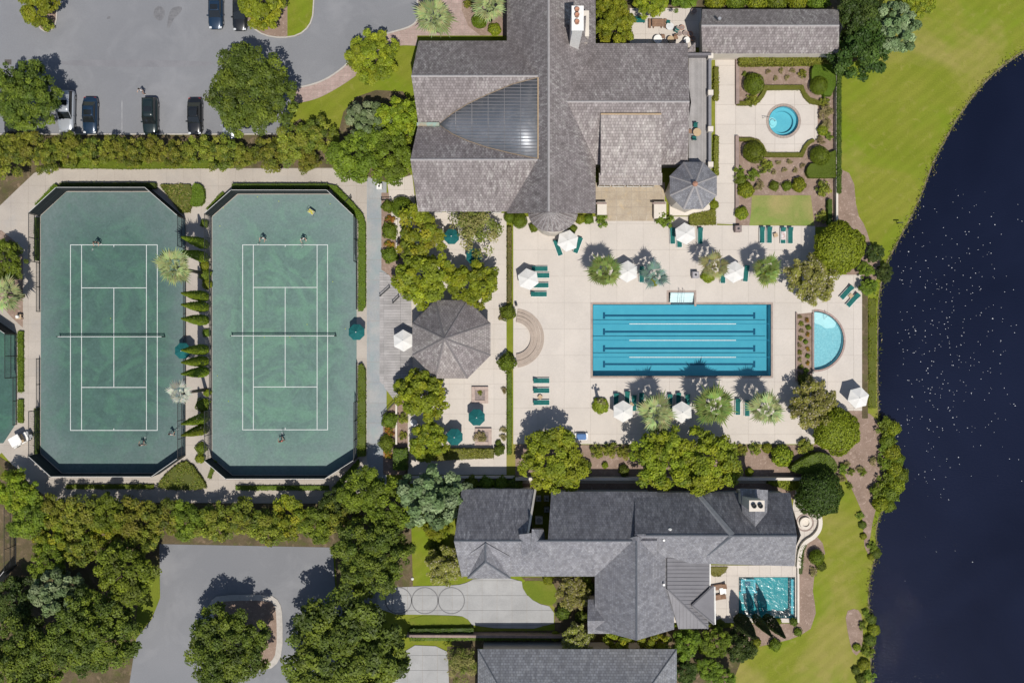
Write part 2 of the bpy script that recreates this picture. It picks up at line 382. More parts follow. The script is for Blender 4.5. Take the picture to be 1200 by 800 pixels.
# earth bank running down under the water
bm = bmesh.new(); prev = None; shw = [Vector(p) for p in W2(SH)]
for i, p in enumerate(shw):
    a = shw[max(i-1,0)]; b = shw[min(i+1,len(shw)-1)]; t = (b-a).normalized(); n = Vector((-t.y, t.x))
    if n.x < 0 and abs(n.x) > .3: n = -n
    n = Vector((t.y, -t.x)) if Vector((t.y,-t.x)).x > -.2 and t.y <= 0 and False else n
    row = [bm.verts.new((p.x + n.x*o, p.y + n.y*o, z)) for o, z in ((-.15,-.004),(.1,-.15),(.5,-.5),(2.5,-1.4))]
    if prev:
        for k in range(3): bm.faces.new((prev[k], row[k], row[k+1], prev[k+1]))
    prev = row
bmesh.ops.recalc_face_normals(bm, faces=bm.faces)
BANK = mat('muddy_bank', (.27,.22,.14), (.12,.12,.055), 1.2, 8, .5, .9)
o = link('lake_bank', mesh_of(bm, 'lake_bank', BANK)); o['kind'] = 'structure'
bm = bmesh.new(); bmesh.ops.create_grid(bm, x_segments=2, y_segments=2, size=420)
lake = link('lake', mesh_of(bm, 'lake', lake_mat()), loc=(420+44, 0, -.32)); lake['kind'] = 'structure'
bm = bmesh.new(); bmesh.ops.create_grid(bm, x_segments=2, y_segments=2, size=420)
o = link('lake_bed', mesh_of(bm, 'lake_bed', BANK), loc=(464, 0, -1.45)); o['kind'] = 'structure'

# --- north car park
ISL_A = [(43,-60),(43,20),(46,33),(55,38.5),(64,33),(67.5,20),(68,-60)]
ISL_B = [(286,-60),(287,18),(296,33),(310,42),(330,45),(350,42),(363,31),(368,15),(369,-60)]
CP_EDGE = [(489,-60),(489,8),(491,22),(482,32),(456,39),(437,45),(416,66),(400,82),(376,97),(346,104)]
EDG = smooth_poly(CP_EDGE, 2, False)
sheet('car_park', [(-500,-500),(489,-500)] + EDG + [(341,112),(338,157),(-500,157)], .016, ASPH, [smooth_poly(ISL_A,0), ISL_B])
car_park = bpy.data.objects['car_park']
for name, pts, m2 in (('parking_island', ISL_A, MULCH), ('parking_island', ISL_B, MULCH)):
    isl = sheet(name, pts, .09, m2, thick=.1)
    kerb('kerb', smooth_poly(pts, 1, False), .16, .14, KERBM, parent=isl)
    if pts is ISL_B: sheet('turf', [(337,-60),(337,43.5),(350,41),(362,30.5),(366.8,15),(367.8,-60)], .1, LAWN, parent=isl)
kerb('kerb', [(-500,157.5),(338,157.5)], .16, .15, KERBM)
kerb('kerb', EDG, .2, .13, KERBM)
for x in (88,143):
    sheet('parking_line', [(x-.5,118),(x+.5,118),(x+.5,156),(x-.5,156)], .021, mat('worn_line_paint', (.36,.36,.37), (.27,.27,.285), 2, 12, .4, .9) if x == 88 else bpy.data.materials['worn_line_paint'], parent=car_park, thick=.003)
PATCHM = mat('old_tar_patch', (.185,.185,.20), (.215,.215,.23), .5, 10, .3, .9)
sheet('repair_strip', [(68,71),(150,70),(250,72),(250,78),(160,79),(68,77)], .0205, PATCHM, parent=car_park, thick=.003, sm=2)
STAIN = mat('oil_stain', (.15,.15,.16), (.2,.2,.21), 1.5, 6, .4, .8)
for q in ([(181,12),(186,8),(192,10),(195,18),(190,26),(184,24),(180,18)],[(200,12),(208,6),(214,9),(210,17),(203,22),(199,36),(196,30)],[(126,20),(129,19),(130,23),(127,24)]): sheet('oil_stain', smooth_poly([(x+rnd.uniform(-1.5,1.5), y+rnd.uniform(-1.5,1.5)) for x,y in q],2), .0207, STAIN, parent=car_park, thick=.002)
sheet('drain_cover', [(5.5,70),(13.5,70),(13.5,76),(5.5,76)], .03, plain('iron_grate', (.09,.08,.075), .7), parent=car_park, thick=.01)
# --- brick walk curving to the entrance
BW = EDG[:] + smooth_poly([(345,122),(372,116.5),(400,101),(420,87),(436,72),(455,57),(470,53),(489,54)],2,False) + [(489,55),(489,42),(563,42),(549,31),(541,12),(543,-60)]
bw = sheet('brick_path', BW, .02, DECKJ)
slabs(bw, BW, .055, BRICKP, (.55,.55), .03, sm=0, name='paver', origin=(0,.1))
pb = sheet('planting_bed', [(543,-60),(541,12),(549,31),(563,42),(596,42),(596,-60)], .05, MULCH)
# --- beds
sheet('planting_bed', [(-500,158.5),(338,158.5),(342,146),(352,139),(364,152),(385,148),(402,199),(60,199),(20,260),(-2,262),(-500,560)], .011, SOIL)
sheet('planting_bed', [(395,140),(425,105),(488,108),(489,205),(452,215),(402,199)], .010, SOIL, sm=1)
# --- court surroundings
CP = [(-500,420),(-2,243),(40,203),(52,198),(402,197),(452,214),(452,592),(62,592),(30,562),(2,530),(-500,560)]
cpath = sheet('concrete_path', CP, .018, DECKJ)
slabs(cpath, [(-8,250),(-2,243),(40,203),(52,198),(402,197),(430,208),(430,592),(62,592),(30,562),(2,530),(-8,540)], .04, CONC, (2.2,2.2), .022)
slabs(cpath, [(430,208),(453,214),(453,592),(430,592)], .042, CLAYPATH, (2.6,2.6), .03)
sheet('planting_bed', [(-60,270),(2,270),(18,283),(27,300),(27,384),(14,372),(0,356),(-60,346)], .05, MULCH)
sheet('planting_bed', [(-60,520),(0,535),(20,548),(34,566),(62,588),(450,590),(470,560),(480,545),(484,690),(395,690),(392,641),(187,637),(187,668),(180,720),(158,748),(148,1200),(-500,1200),(-500,520)], .052, SOIL)
sheet('lawn_verge', [(187,668),(188,700),(178,725),(158,748),(161,705),(172,682)], .06, GREENLAWN, sm=2)
sheet('planting_bed', [(447,226),(466,226),(480,240),(482,352),(470,345),(456,322),(447,316)], .046, MULCH)
sheet('planting_bed', [(449,488),(466,468),(478,462),(478,556),(449,556)], .046, MULCH)
# --- south car park
ISL_C = smooth_poly([(250,706),(256,700),(316,699),(325,706),(328,720),(328,764),(320,778),(308,781),(252,781),(248,770),(247,715)], 1)
SP = [(187,637),(390,641),(393,690),(446,690),(446,722),(400,760),(398,1200),(148,1200),(152,800),(160,748),(178,725),(188,700)]
sheet('car_park', SP, .07, ASPH, [ISL_C])
isl = sheet('parking_island', ISL_C, .12, MULCH, thick=.1); kerb('kerb', ISL_C, .75, .17, KERBM, closed=True, parent=isl)
# --- driveways of the lower house
DR = smooth_poly([(442,690),(480,686.5),(535,685.5),(548,682),(556,677),(611,677),(613,692),(628,706),(649,711),(649,736),(556,735),(546,722),(530,720),(442,719)], 1)
dv = sheet('driveway', DR, .03, DECKJ); slabs(dv, DR, .085, DRIVE, (1.9,1.9), .03)
for cx in (467, 498, 529): 
    bm = bmesh.new(); ribbon(bm, W2(circ(cx, 703, 15.3, 40)), .14, .08, .0905, True)
    link('ring_inlay', mesh_of(bm, 'ring_inlay', plain('dark_inlay', (.14,.14,.145)) if cx == 467 else bpy.data.materials['dark_inlay']), dv)
DR2 = smooth_poly([(474,755),(523,757),(526,780),(528,900),(452,900),(455,805),(468,790)], 1)
dv = sheet('driveway', DR2, .03, DECKJ); slabs(dv, DR2, .085, DRIVE, (1.9,1.9), .03)
sheet('lawn_verge', [(480,721),(540,720.5),(550,726),(552,736),(480,737)], .05, GREENLAWN, sm=1)
sheet('planting_bed', [(611,676),(700,676),(700,760),(650,764),(560,758),(530,756),(527,740),(650,738),(650,711)], .02, SOIL)
sheet('lawn_verge', [(610,680),(638,680),(652,685),(652,710),(630,706),(616,697)], .05, GREENLAWN, sm=1)
sheet('planting_bed', [(690,735),(870,735),(872,765),(850,820),(790,850),(790,758),(690,758)], .021, SOIL)
sheet('planting_bed', [(524,757),(562,757),(562,900),(528,900)], .022, SOIL)
# --- lakeside mulch
sheet('planting_bed', [(976,488),(1000,478),(1026,487),(1034,510),(1040,540),(1036,570),(1024,602),(1018,640),(1012,604),(1000,576),(984,545),(976,520)], .012, MULCH, sm=1)
sheet('planting_bed', [(980,196),(1000,205),(1004,250),(1014,265),(1022,292),(1034,308),(1024,335),(985,322),(980,262)], .012, MULCH, sm=1)
sheet('planting_bed', [(1010,326),(1017,326),(1017,490),(1010,490)], .013, SOIL)
sheet('planting_bed', [(935,640),(942,634),(950,630),(958,629),(964,636),(967,648),(960,660),(954,676),(952.5,692),(955,708),(956,718),(950,736),(938,744),(925,749),(890,757),(860,762),(860,730),(935,730)], .013, MULCH)
sheet('planting_bed', [(990,716),(1004,712),(1011,722),(1011,760),(1001,770),(994,745)], .013, MULCH, sm=1)
sheet('planting_bed', [(1010,600),(1017,600),(1020,655),(1013,640)], .014, MULCH)
sheet('planting_bed', [(604,521),(955,521),(975,500),(985,520),(985,560),(950,585),(604,572)], .012, MULCH)
sheet('planting_bed', [(700,-40),(990,-40),(990,14),(822,14),(740,10),(740,52),(700,50)], .012, SOIL)

# --- terraces with cut slabs
kidstrip = [(933,368),(952,366),(952,446),(933,446)]
D1 = [(601.5,254),(840,254),(840,264),(955,265),(955,322),(1010,322),(1010,481),(990,481),(976,474),(957,500),(954,520),(601.5,520)]
HD1 = [[(692,354.5),(781.5,354.5),(781.5,341),(815.5,341),(815.5,354.5),(905.5,354.5),(905.5,442.5),(692,442.5)], [(951,363)]+circ(954,399,36.6,24,90,-90)+[(951,436)], kidstrip]
pd = sheet('pool_deck', D1, .025, DECKJ, [POOLH, KIDH, kidstrip])
slabs(pd, D1, .06, DECK, (3.35,3.35), .02, HD1, origin=tuple(P(692,354.5)[:2]))
sheet('planting_bed', kidstrip, .03, MULCH)
D2 = [(838,62),(862,62),(862,124),(880,123.5),(888,121),(895,114),(899,105),(941,105),(944,113),(950,120),(958,124),(958,162),(951,166),(945,172),(941,179),(899,179),(895,170),(889,163),(880,160.5),(862,160),(862,263),(838,262)]
sheet('planting_bed', [(862,62),(979,62),(979,266),(862,266)], .013, MULCH, [circ(918,142,22,24)])
sheet('garden_lawn', [(881,229),(950,229),(954,262),(954,264.5),(878,264.5),(880,250)], .03, TURFPATCH)
sd_ = sheet('spa_terrace', D2, .026, DECKJ, [SPAH]); slabs(sd_, D2, .061, DECK, (2.5,2.5), .03, [circ(918,142,20.5,32)], origin=tuple(P(862,123)[:2]))
D3 = [(454,214),(483,205),(488,248),(593.5,250),(593.5,556),(478,556),(478,300),(460,262)]
cd = sheet('cafe_terrace', D3, .027, DECKJ); slabs(cd, D3, .062, DECK, (1.9,1.9), .018, origin=(-.4,.3))
D7 = [(831,662),(934,662),(934,729),(831,729)]
pt = sheet('private_terrace', D7, .028, DECKJ, [PPH]); slabs(pt, D7, .063, DECK, (1.4,1.4), .025, [grow(PPOOL, 2)], origin=tuple(P(864,674)[:2]))
D6 = [(738,10),(822,10),(822,56),(738,56)]
kt = sheet('kitchen_terrace', D6, .03, DECKJ); slabs(kt, D6, .064, DECK, (1.7,1.7), .03)
sp_ = sheet('stone_patio', [(698,214),(779,214),(779,259),(698,259)], .035, DECKJ)
slabs(sp_, [(698,214),(779,214),(779,259),(698,259)], .08, STONE, (.95,.95), .03, name='flagstone')
D8 = [(604,538),(955,548),(955,560),(604,556)]
sheet('concrete_path', [(480,557),(604,557),(604,561),(955,562),(955,566),(604,566),(480,566)], .033, CONC)
FP = smooth_poly([(929,568),(942,590),(954,600),(960,612),(955,630),(940,636),(934,645),(933,664),(929,664)], 1)
fp = sheet('fire_pit_terrace', FP, .03, DECKJ); slabs(fp, FP, .065, DECK, (1.2,1.2), .025)
# boardwalk of grey planks
BD = [(445,318),(456,322),(470,345),(482,352),(484,440),(474,458),(463,470),(445,446)]
bd = sheet('boardwalk', BD, .03, DARKG); slabs(bd, BD, .13, WOODG, (2.1,.34), .022, thick=.06, name='plank', origin=(-14.2,0))

# ================================================================ POOLS
def basin(name, parent, out, depth, m, ztop=.05):
    w = W2(out); bm = bmesh.new(); v, f = tri_region(w)
    bv = [bm.verts.new((p.x, p.y, -depth)) for p in v]
    for t in f: bm.faces.new([bv[i] for i in t])
    bmesh.ops.recalc_face_normals(bm, faces=bm.faces)
    if sum(q.normal.z for q in bm.faces) < 0: bmesh.ops.reverse_faces(bm, faces=bm.faces)
    e = [e for e in bm.edges if len(e.link_faces) == 1]; r = bmesh.ops.extrude_edge_only(bm, edges=e)
    for g in r['geom']:
        if isinstance(g, bmesh.types.BMVert): g.co.z = ztop
    return link(name, mesh_of(bm, name, m), parent)
def surface(parent, out, z, m): return link('water', region_mesh('water', W2(out), [], z, 0, m), parent)
def coping(parent, loop, w, step, z0, z1, m):
    """coping stones laid end to end round a closed loop"""
    L = [Vector(p) for p in W2(loop)]; 
    if sum(L[i-1].x*L[i].y-L[i].x*L[i-1].y for i in range(len(L))) < 0: L.reverse()
    n = len(L)
    for i in range(n):
        a, b = L[i], L[(i+1) % n]; d = b-a; k = max(1, round(d.length/step)); nrm = Vector((d.y, -d.x)).normalized()
        for q in range(k):
            p0 = a+d*(q/k); p1 = a+d*((q+1)/k); t = d.normalized()*.012
            ext0 = nrm*w; e0 = e1 = Vector((0,0))
            if n < 12 and q == 0: e0 = -d.normalized()*w
            if n < 12 and q == k-1: e1 = Vector((0,0))
            bm = bmesh.new(); pts = [p0+t+e0, p1-t+e1, p1-t+e1+ext0, p0+t+e0+ext0]
            lo = [bm.verts.new((*v, z0)) for v in pts]; hi = [bm.verts.new((*v, z1+rnd.uniform(-.003,.003))) for v in pts]
            bm.faces.new(hi); 
            for s in range(4): bm.faces.new((lo[s], lo[(s+1)%4], hi[(s+1)%4], hi[s]))
            bmesh.ops.recalc_face_normals(bm, faces=bm.faces)
            link('coping_stone', mesh_of(bm, 'coping_stone', m), parent)
POOLF = mat('pool_plaster', (.31,.50,.565), (.28,.47,.545), .8, 6, .08, .8, .2, 0, .05)
POOLW = water_mat('pool_water', (.42,.755,.82), 5, .12)
STEPW = water_mat('step_water', (.86,.96,.97), 6, .15)
KIDW = water_mat('shallow_water', (.67,.88,.91), 7, .35, .05)
LANEB = plain('navy_lane_tile', (.02,.10,.18), .6)
pool = empty('swimming_pool', P(799,398), 0, 'long rectangular lap pool with lane lines in the pale deck', 'pool')
pool.location.z = 0
def rel(o, e): o.parent = e; o.matrix_parent_inverse = Matrix.Translation(-Vector(e.location)); return o
class Loc:      # build children in world coordinates, then hang them on the thing
    def __init__(s, e): s.e = e; s.before = set(bpy.data.objects)
    def __enter__(s): return None
    def __exit__(s, *a):
        for o in set(bpy.data.objects) - s.before:
            if o.parent is None and o is not s.e: rel(o, s.e)
def boxpx(name, x0, y0, x1, y1, z0, z1, m, parent=None, zz=None):
    a = P(x0, y1, zz if zz is not None else z0); b = P(x1, y0, zz if zz is not None else z0); bm = bmesh.new(); bbox(bm, a.x, a.y, z0, b.x, b.y, z1)
    return link(name, mesh_of(bm, name, m), parent)
with Loc(pool):
    basin('basin', None, POOL, 1.35, POOLF); surface(None, POOL, -.09, POOLW)
    surface(None, [(784.2,343.2),(812.8,343.2),(812.8,356.4),(784.2,356.4)], -.091, STEPW)
    coping(None, [(694.5,356.5),(783.5,356.5),(783.5,342.5),(813.5,342.5),(813.5,356.5),(903.5,356.5),(903.5,440.5),(694.5,440.5)], .26, 1.05, -.05, .075, COPING)
    STEPM = mat('pale_step_plaster', (.72,.74,.74), (.66,.70,.71), 1, 8, .1, .8)
    for k in range(4): boxpx('step', 784, 343.2+k*3.4, 813, 346.6+k*3.4, -1.3, -.14-k*.2, STEPM)
    boxpx('nosing', 784, 343.0, 813, 343.6, -1.3, -.1, LANEB)
    for y in (369.3, 388.4, 408.2, 426.8):
        bm = bmesh.new(); a, b = P(709, y), P(887, y); w = .13; z = -1.335
        bbox(bm, a.x, a.y-w, -1.36, b.x, a.y+w, z)
        for q in (a, b): bbox(bm, q.x-.14, q.y-.42, -1.36, q.x+.14, q.y+.42, z+.003)
        link('lane_line', mesh_of(bm, 'lane_line', LANEB))
    for y in (379.4, 398.6, 418.4):
        bm = bmesh.new(); a, b = P(695.3, y), P(902.7, y); x = a.x
        tube(bm, [(a.x, a.y, -.075), (b.x, a.y, -.075)], .015, 5)
        m0, m1 = P(736, y).x, P(861, y).x
        while x < b.x - .2:
            mi = 1 if m0 < x < m1 else 0
            tube(bm, [(x, a.y, -.06), (x+.17, a.y, -.06)], .055 if mi else .045, 7, True, mi); x += .2
        link('lane_rope', mesh_of(bm, 'lane_rope', [plain('blue_lane_float', (.02,.22,.34)) if y < 380 else bpy.data.materials['blue_lane_float'], WHITEP]))
    bm = bmesh.new()
    for s in (-.25, .25):
        c = P(798, 350)
        tube(bm, [(c.x+s, c.y+1.2, .06), (c.x+s, c.y+1.1, .85), (c.x+s, c.y+.6, .9), (c.x+s, c.y-.6, .4), (c.x+s, c.y-.7, -.4)], .025, 6)
    link('handrail', mesh_of(bm, 'handrail', GREYM, True))
KIDF = mat('pale_pool_mosaic', (.50,.66,.70), (.36,.54,.60), 4, 9, .35, .8)
kid = empty('paddling_pool', P(967,399), 0, 'small half-round pale blue paddling pool by the lake', 'pool')
with Loc(kid):
    basin('basin', None, KID, .55, KIDF); surface(None, KID, -.07, KIDW)
    coping(None, KIDH[1:-1], .24, .5, -.05, .08, BRICKP)
    for k in range(3):
        st = [(954,366.6+k*0), (954, 372+k*3.2)] + [(954+8+k, 375+k*3), (954+14, 381+k*2), (954+26, 379.5+k*2.2)] + circ(954,399,33.5,10,38,88)
        sheet('step', smooth_poly(st, 1), -.16-k*.11, STEPM, thick=.12)
    bm = bmesh.new(); c = P(967, 366)
    tube(bm, [(c.x, c.y, .05), (c.x, c.y, .9), (c.x-.1, c.y-.5, .9), (c.x-.1, c.y-.9, -.3)], .025, 6); link('handrail', mesh_of(bm, 'handrail', GREYM, True))
spa = empty('round_spa', P(918,142), 0, 'round turquoise spa pool ringed by coping in the clipped garden', 'spa')
with Loc(spa):
    basin('basin', None, SPA, 1.0, POOLF); surface(None, SPA, -.08, water_mat('spa_water', (.55,.86,.90), 6, .2))
    coping(None, SPAH, .3, .36, -.05, .085, COPING)
    bm = bmesh.new(); ribbon(bm, W2(circ(918,142,15,32)), .42, -1.0, -.5, True); link('bench_ring', mesh_of(bm, 'bench_ring', POOLF))
    for k in range(2): sheet('step', circ(905-k*-2, 143, 6.5-k*2.4, 16), -.45+k*.2, STEPM, thick=.4)
    bm = bmesh.new(); c = P(902, 140)
    tube(bm, [(c.x-.9, c.y+.1, .06), (c.x-.9, c.y+.1, .9), (c.x-.3, c.y, .95), (c.x+.7, c.y-.2, .2), (c.x+.7, c.y-.2, -.5)], .03, 6); link('handrail', mesh_of(bm, 'handrail', GREYM, True))
PPF = mat('teal_pool_plaster', (.16,.40,.42), (.12,.34,.37), 1.5, 7, .25, .8, .2, 0, .1)
PPW = water_mat('choppy_water', (.46,.80,.83), 2.0, .42, .18)
pp = empty('private_pool', P(898,700), 0, 'square teal pool with raised spa corner beside the lower house', 'pool')
with Loc(pp):
    basin('basin', None, PPOOL, 1.3, PPF); surface(None, PPOOL, -.06, PPW)
    coping(None, grow(PPOOL,.5), .17, .9, -.05, .08, DECK)
    boxpx('spa_wall', 866.2, 676.2, 883, 689.5, -1.25, -.25, POOLF); boxpx('spa_floor', 868, 678, 881, 688, -1.2, -.235, PPF); boxpx('spa_seat', 870.5, 679, 877, 683.5, -1.2, -.15, LANEB)
    boxpx('shelf', 924.5, 676.2, 930.8, 723.2, -1.25, -.3, POOLF)
    boxpx('spill_edge', 866.2, 689.6, 885, 692, -1.25, -.2, POOLF)

# ================================================================ TENNIS COURTS
C1 = [(78,225),(180,225),(217,257),(217,533),(187,553.5),(73,553.5),(48,531),(48,253)]
C2 = [(279,228),(388,228),(418,257),(418,535),(385,556),(273,556),(249,536),(249,254)]
CTM1 = court_mat('green_clay_dark', 9.2, 17.9, (.076,.138,.122), (.135,.182,.182))
CTM2 = court_mat('green_clay_pale', 9.2, 17.9, (.130,.208,.184), (.172,.23,.226))
def court(name, poly, m, lines, netx, nety, lab):
    cx = sum(p[0] for p in poly)/len(poly); cy = sum(p[1] for p in poly)/len(poly); c = P(cx, cy)
    w = [(a-c.x, b-c.y) for a, b in W2(poly)]
    o = link(name, region_mesh(name, w, [], 0, .05, m), loc=(c.x, c.y, .05)); o['kind'] = 'structure'
    if lines:
        x0, x1, s0, s1, xm, y0, y1, v0, v1 = lines
        def ln(ax, ay, bx, by):
            a = P(ax, ay) - c; b = P(bx, by) - c; h = .04; bm = bmesh.new()
            bbox(bm, min(a.x,b.x)-h, min(a.y,b.y)-h, 0, max(a.x,b.x)+h, max(a.y,b.y)+h, .0045+.0006*(ay == by))
            link('court_line', mesh_of(bm, 'court_line', LINEP), o)
        for x in (x0, x1, s0, s1): ln(x, y0, x, y1)
        ln(x0, y0, x1, y0); ln(x0, y1, x1, y1); ln(s0, v0, s1, v0); ln(s0, v1, s1, v1); ln(xm, v0, xm, v1)
        ln(xm, y0, xm, y0+2); ln(xm, y1-2, xm, y1)
    if netx:
        a, b = P(netx[0], nety), P(netx[1], nety); mid = (a+b)/2
        e = empty('tennis_net', (mid.x, mid.y, .05), 0, lab, 'tennis net', 'tennis nets')
        hw = (b.x-a.x)/2
        for s in (-1, 1):
            bm = bmesh.new(); lathe(bm, [(.07,0),(.07,1.05),(.05,1.1)], 10); link('post', mesh_of(bm, 'post', BLACKM), e, (s*hw, 0, 0))
        bm = bmesh.new(); n = 60
        for k in range(n+1):
            x = -hw+2*hw*k/n; bbox(bm, x-.008, -.006, .03, x+.008, .006, .92)
        for k in range(8): bbox(bm, -hw, -.005, .06+k*.11, hw, .005, .075+k*.11)
        link('netting', mesh_of(bm, 'netting', BLACKM), e)
        bm = bmesh.new(); bbox(bm, -hw, -.035, .92, hw, .035, .985); link('tape', mesh_of(bm, 'tape', LINEP), e)
        bm = bmesh.new(); bbox(bm, -.03, -.012, 0, .03, .012, .92); link('centre_strap', mesh_of(bm, 'centre_strap', LINEP), e)
    return o
court('tennis_court', C1, CTM1, (82.8,184.5,95.8,171.8,133.6,287,504,337.3,453.7), (71.5,193.5), 394.5, 'long black net with white tape across the left full court')
court('tennis_court', C2, CTM2, (284.5,384,297,371.7,334.3,287,503.3,336.8,453.2), (273,394), 393.5, 'long black net with white tape across the right full court')
C3 = [(-220,386),(-2,376),(6,383),(19,392),(18.5,497),(4,519),(-220,522)]
C4 = [(-220,600),(0,598),(18,602),(18,662),(2,682),(-220,682)]
court('tennis_court', C3, court_mat('green_clay_far', 12, 16, (.062,.125,.108), (.125,.16,.175)), None, None, 0, '')
court('tennis_court', C4, bpy.data.materials['green_clay_far'], None, None, 0, '')

# ---- court fences: posts, rails, windscreen panels or wire netting bay by bay
bm = bmesh.new(); lathe(bm, [(.05,0),(.05,.985),(.02,1)], 8); POSTME = mesh_of(bm, 'post', BLACKM)
def fence(thing, x0, y0, x1, y1, h, kind):
    a, b = P(x0, y0), P(x1, y1); a.z = b.z = .04; L = (b-a).length; n = max(1, round(L/2.7)); dirv = (b-a)/L; rz = math.atan2(dirv.y, dirv.x); o = thing.location
    for k in range(n+1): link('post', POSTME, thing, a+(b-a)*k/n-o, None, (1,1,h))
    w = L/n
    for zz in ((h-.03, .06) if kind == 'low' else (h-.03, h*.5, .08)):
        bm = bmesh.new(); bbox(bm, 0, -.028, zz-.028, L, .028, zz+.028)
        link('rail', mesh_of(bm, 'rail', BLACKM if kind != 'screen' or zz < h*.8 else RAILM), thing, a-o, (0,0,rz))
    key = (kind, round(w, 2), h)
    if key not in FME:
        bm = bmesh.new()
        if kind == 'screen':
            bbox(bm, .03, -.012, .1, w-.03, .012, h-.1)
        else:
            st = .22 if kind == 'net' else .16; q = st
            while q < w: bbox(bm, q-.007, -.006, .05, q+.007, .006, h-.05); q += st
            q = st
            while q < h-.05: bbox(bm, 0, -.006, q-.007, w, .006, q+.007); q += st
        FME[key] = mesh_of(bm, 'panel', SCREEN if kind == 'screen' else BLACKM)
    for k in range(n): link('windscreen_panel' if kind == 'screen' else 'wire_panel', FME[key], thing, a+(b-a)*k/n-o, (0,0,rz))
FME = {}; RAILM = plain('pale_top_rail', (.5,.5,.48), .6)
FH, FL = 2.9, 1.0
def fence_ring(lab, runs, at):
    e = empty('court_fence', P(*at), 0, lab, 'fence', 'tennis court fences')
    for r in runs: fence(e, *r)
fence_ring('tall dark windscreen fence round the left full tennis court', [
    (79,224,180,224,FH,'screen'),(180,224,217,256,FH,'screen'),(217.5,257,217.5,291,FH,'net'),(218,291,218,470,FL,'low'),(217.5,470,217.5,533,FH,'net'),
    (217,534,187.5,554.5,FH,'screen'),(187,554.5,73,554.5,FH,'screen'),(72.5,554.5,47.3,531.5,FH,'screen'),(47.2,531,47.2,480,FH,'net'),(47.2,480,47.2,420,FL,'low'),(47.2,365,47.2,308,FL,'low'),(47.2,308,47.2,253.5,FH,'net'),(47.4,252.5,78.5,224,FH,'screen')], (48,531))
fence_ring('tall dark windscreen fence round the right full tennis court', [
    (279,227,388,227,FH,'screen'),(388,227,418.5,256,FH,'screen'),(418.8,257,418.8,308,FH,'net'),(418.8,308,418.8,362,FL,'low'),(418.8,425,418.8,470,FL,'low'),(418.8,470,418.8,535,FH,'net'),
    (418.5,536,385.5,557,FH,'screen'),(385,557,273,557,FH,'screen'),(272.5,557,248.4,536.5,FH,'screen'),(248.2,536,248.2,480,FH,'net'),(248.2,480,248.2,307,FL,'low'),(248.2,307,248.2,254.5,FH,'net'),(248.4,253.5,278.5,227,FH,'screen')], (249,536))
fence_ring('dark wire fence along the cut-off court at the left edge', [
    (-40,350,-2,376,FH,'screen'),(-2,376,19.8,391,FH,'screen'),(20,392,20,442,FH,'net'),(20,442,20,497,FL,'low')], (20,497))
fence_ring('dark wire fence corner of the cut-off court at bottom left', [
    (19.2,590,19.2,662,FH,'net'),(19,662.5,2,683,FH,'screen')], (19,662))

# ================================================================ BUILDINGS
def roof(name, parent, faces, m, t=.2):
    bm = bmesh.new(); uvl = bm.loops.layers.uv.new('UVMap')
    for fc in faces:
        vs = [bm.verts.new(P(*p)) for p in fc]; f = bm.faces.new(vs); f.normal_update()
        if f.normal.z < 0: f.normal_flip(); f.normal_update()
        n = f.normal.copy(); u = Vector((0,0,1)).cross(n); u = u.normalized() if u.length > 1e-4 else Vector((1,0,0)); v = n.cross(u)
        for l in f.loops: l[uvl].uv = (l.vert.co.dot(u), l.vert.co.dot(v))
    bmesh.ops.remove_doubles(bm, verts=bm.verts, dist=.002)
    bmesh.ops.recalc_face_normals(bm, faces=bm.faces)
    if sum(f.normal.z for f in bm.faces) < 0: bmesh.ops.reverse_faces(bm, faces=bm.faces)
    o = link(name, mesh_of(bm, name, m), parent)
    md = o.modifiers.new('thickness', 'SOLIDIFY'); md.thickness = t; md.offset = -1
    return o
def caps(parent, lines, m=None, w=.13, name='ridge_cap'):
    for a, b in lines:
        a = P(*a) + Vector((0,0,.03)); b = P(*b) + Vector((0,0,.03)); bm = bmesh.new()
        d = (b-a).normalized(); s = Vector((-d.y, d.x, 0)).normalized()*w; dn = Vector((0,0,-.5*w))
        rows = [[bm.verts.new(p+q) for q in (s+dn, Vector((0,0,.05)), -s+dn, Vector((0,0,-.15)))] for p in (a, b)]
        for k in range(4): bm.faces.new((rows[0][k], rows[0][(k+1)%4], rows[1][(k+1)%4], rows[1][k]))
        bm.faces.new(rows[0][::-1]); bm.faces.new(rows[1])
        bmesh.ops.recalc_face_normals(bm, faces=bm.faces)
        link(name, mesh_of(bm, name, m or RIDGE), parent)
def gable_x(parent, xs_e, xs_r, yN, yR, yS, zN, zR, zS, m, name='roof'):
    """gable roof whose ridge runs along x"""
    return roof(name, parent, [[(xs_e[0],yN,zN),(xs_r[0],yR,zR),(xs_r[1],yR,zR),(xs_e[1],yN,zN)], [(xs_r[0],yR,zR),(xs_e[0],yS,zS),(xs_e[1],yS,zS),(xs_r[1],yR,zR)]], m)
def gable_y(parent, ys_e, ys_r, xW, xR, xE, zW, zR, zE, m, name='roof'):
    return roof(name, parent, [[(xW,ys_e[0],zW),(xR,ys_r[0],zR),(xR,ys_r[1],zR),(xW,ys_e[1],zW)], [(xR,ys_r[0],zR),(xE,ys_e[0],zE),(xE,ys_e[1],zE),(xR,ys_r[1],zR)]], m)
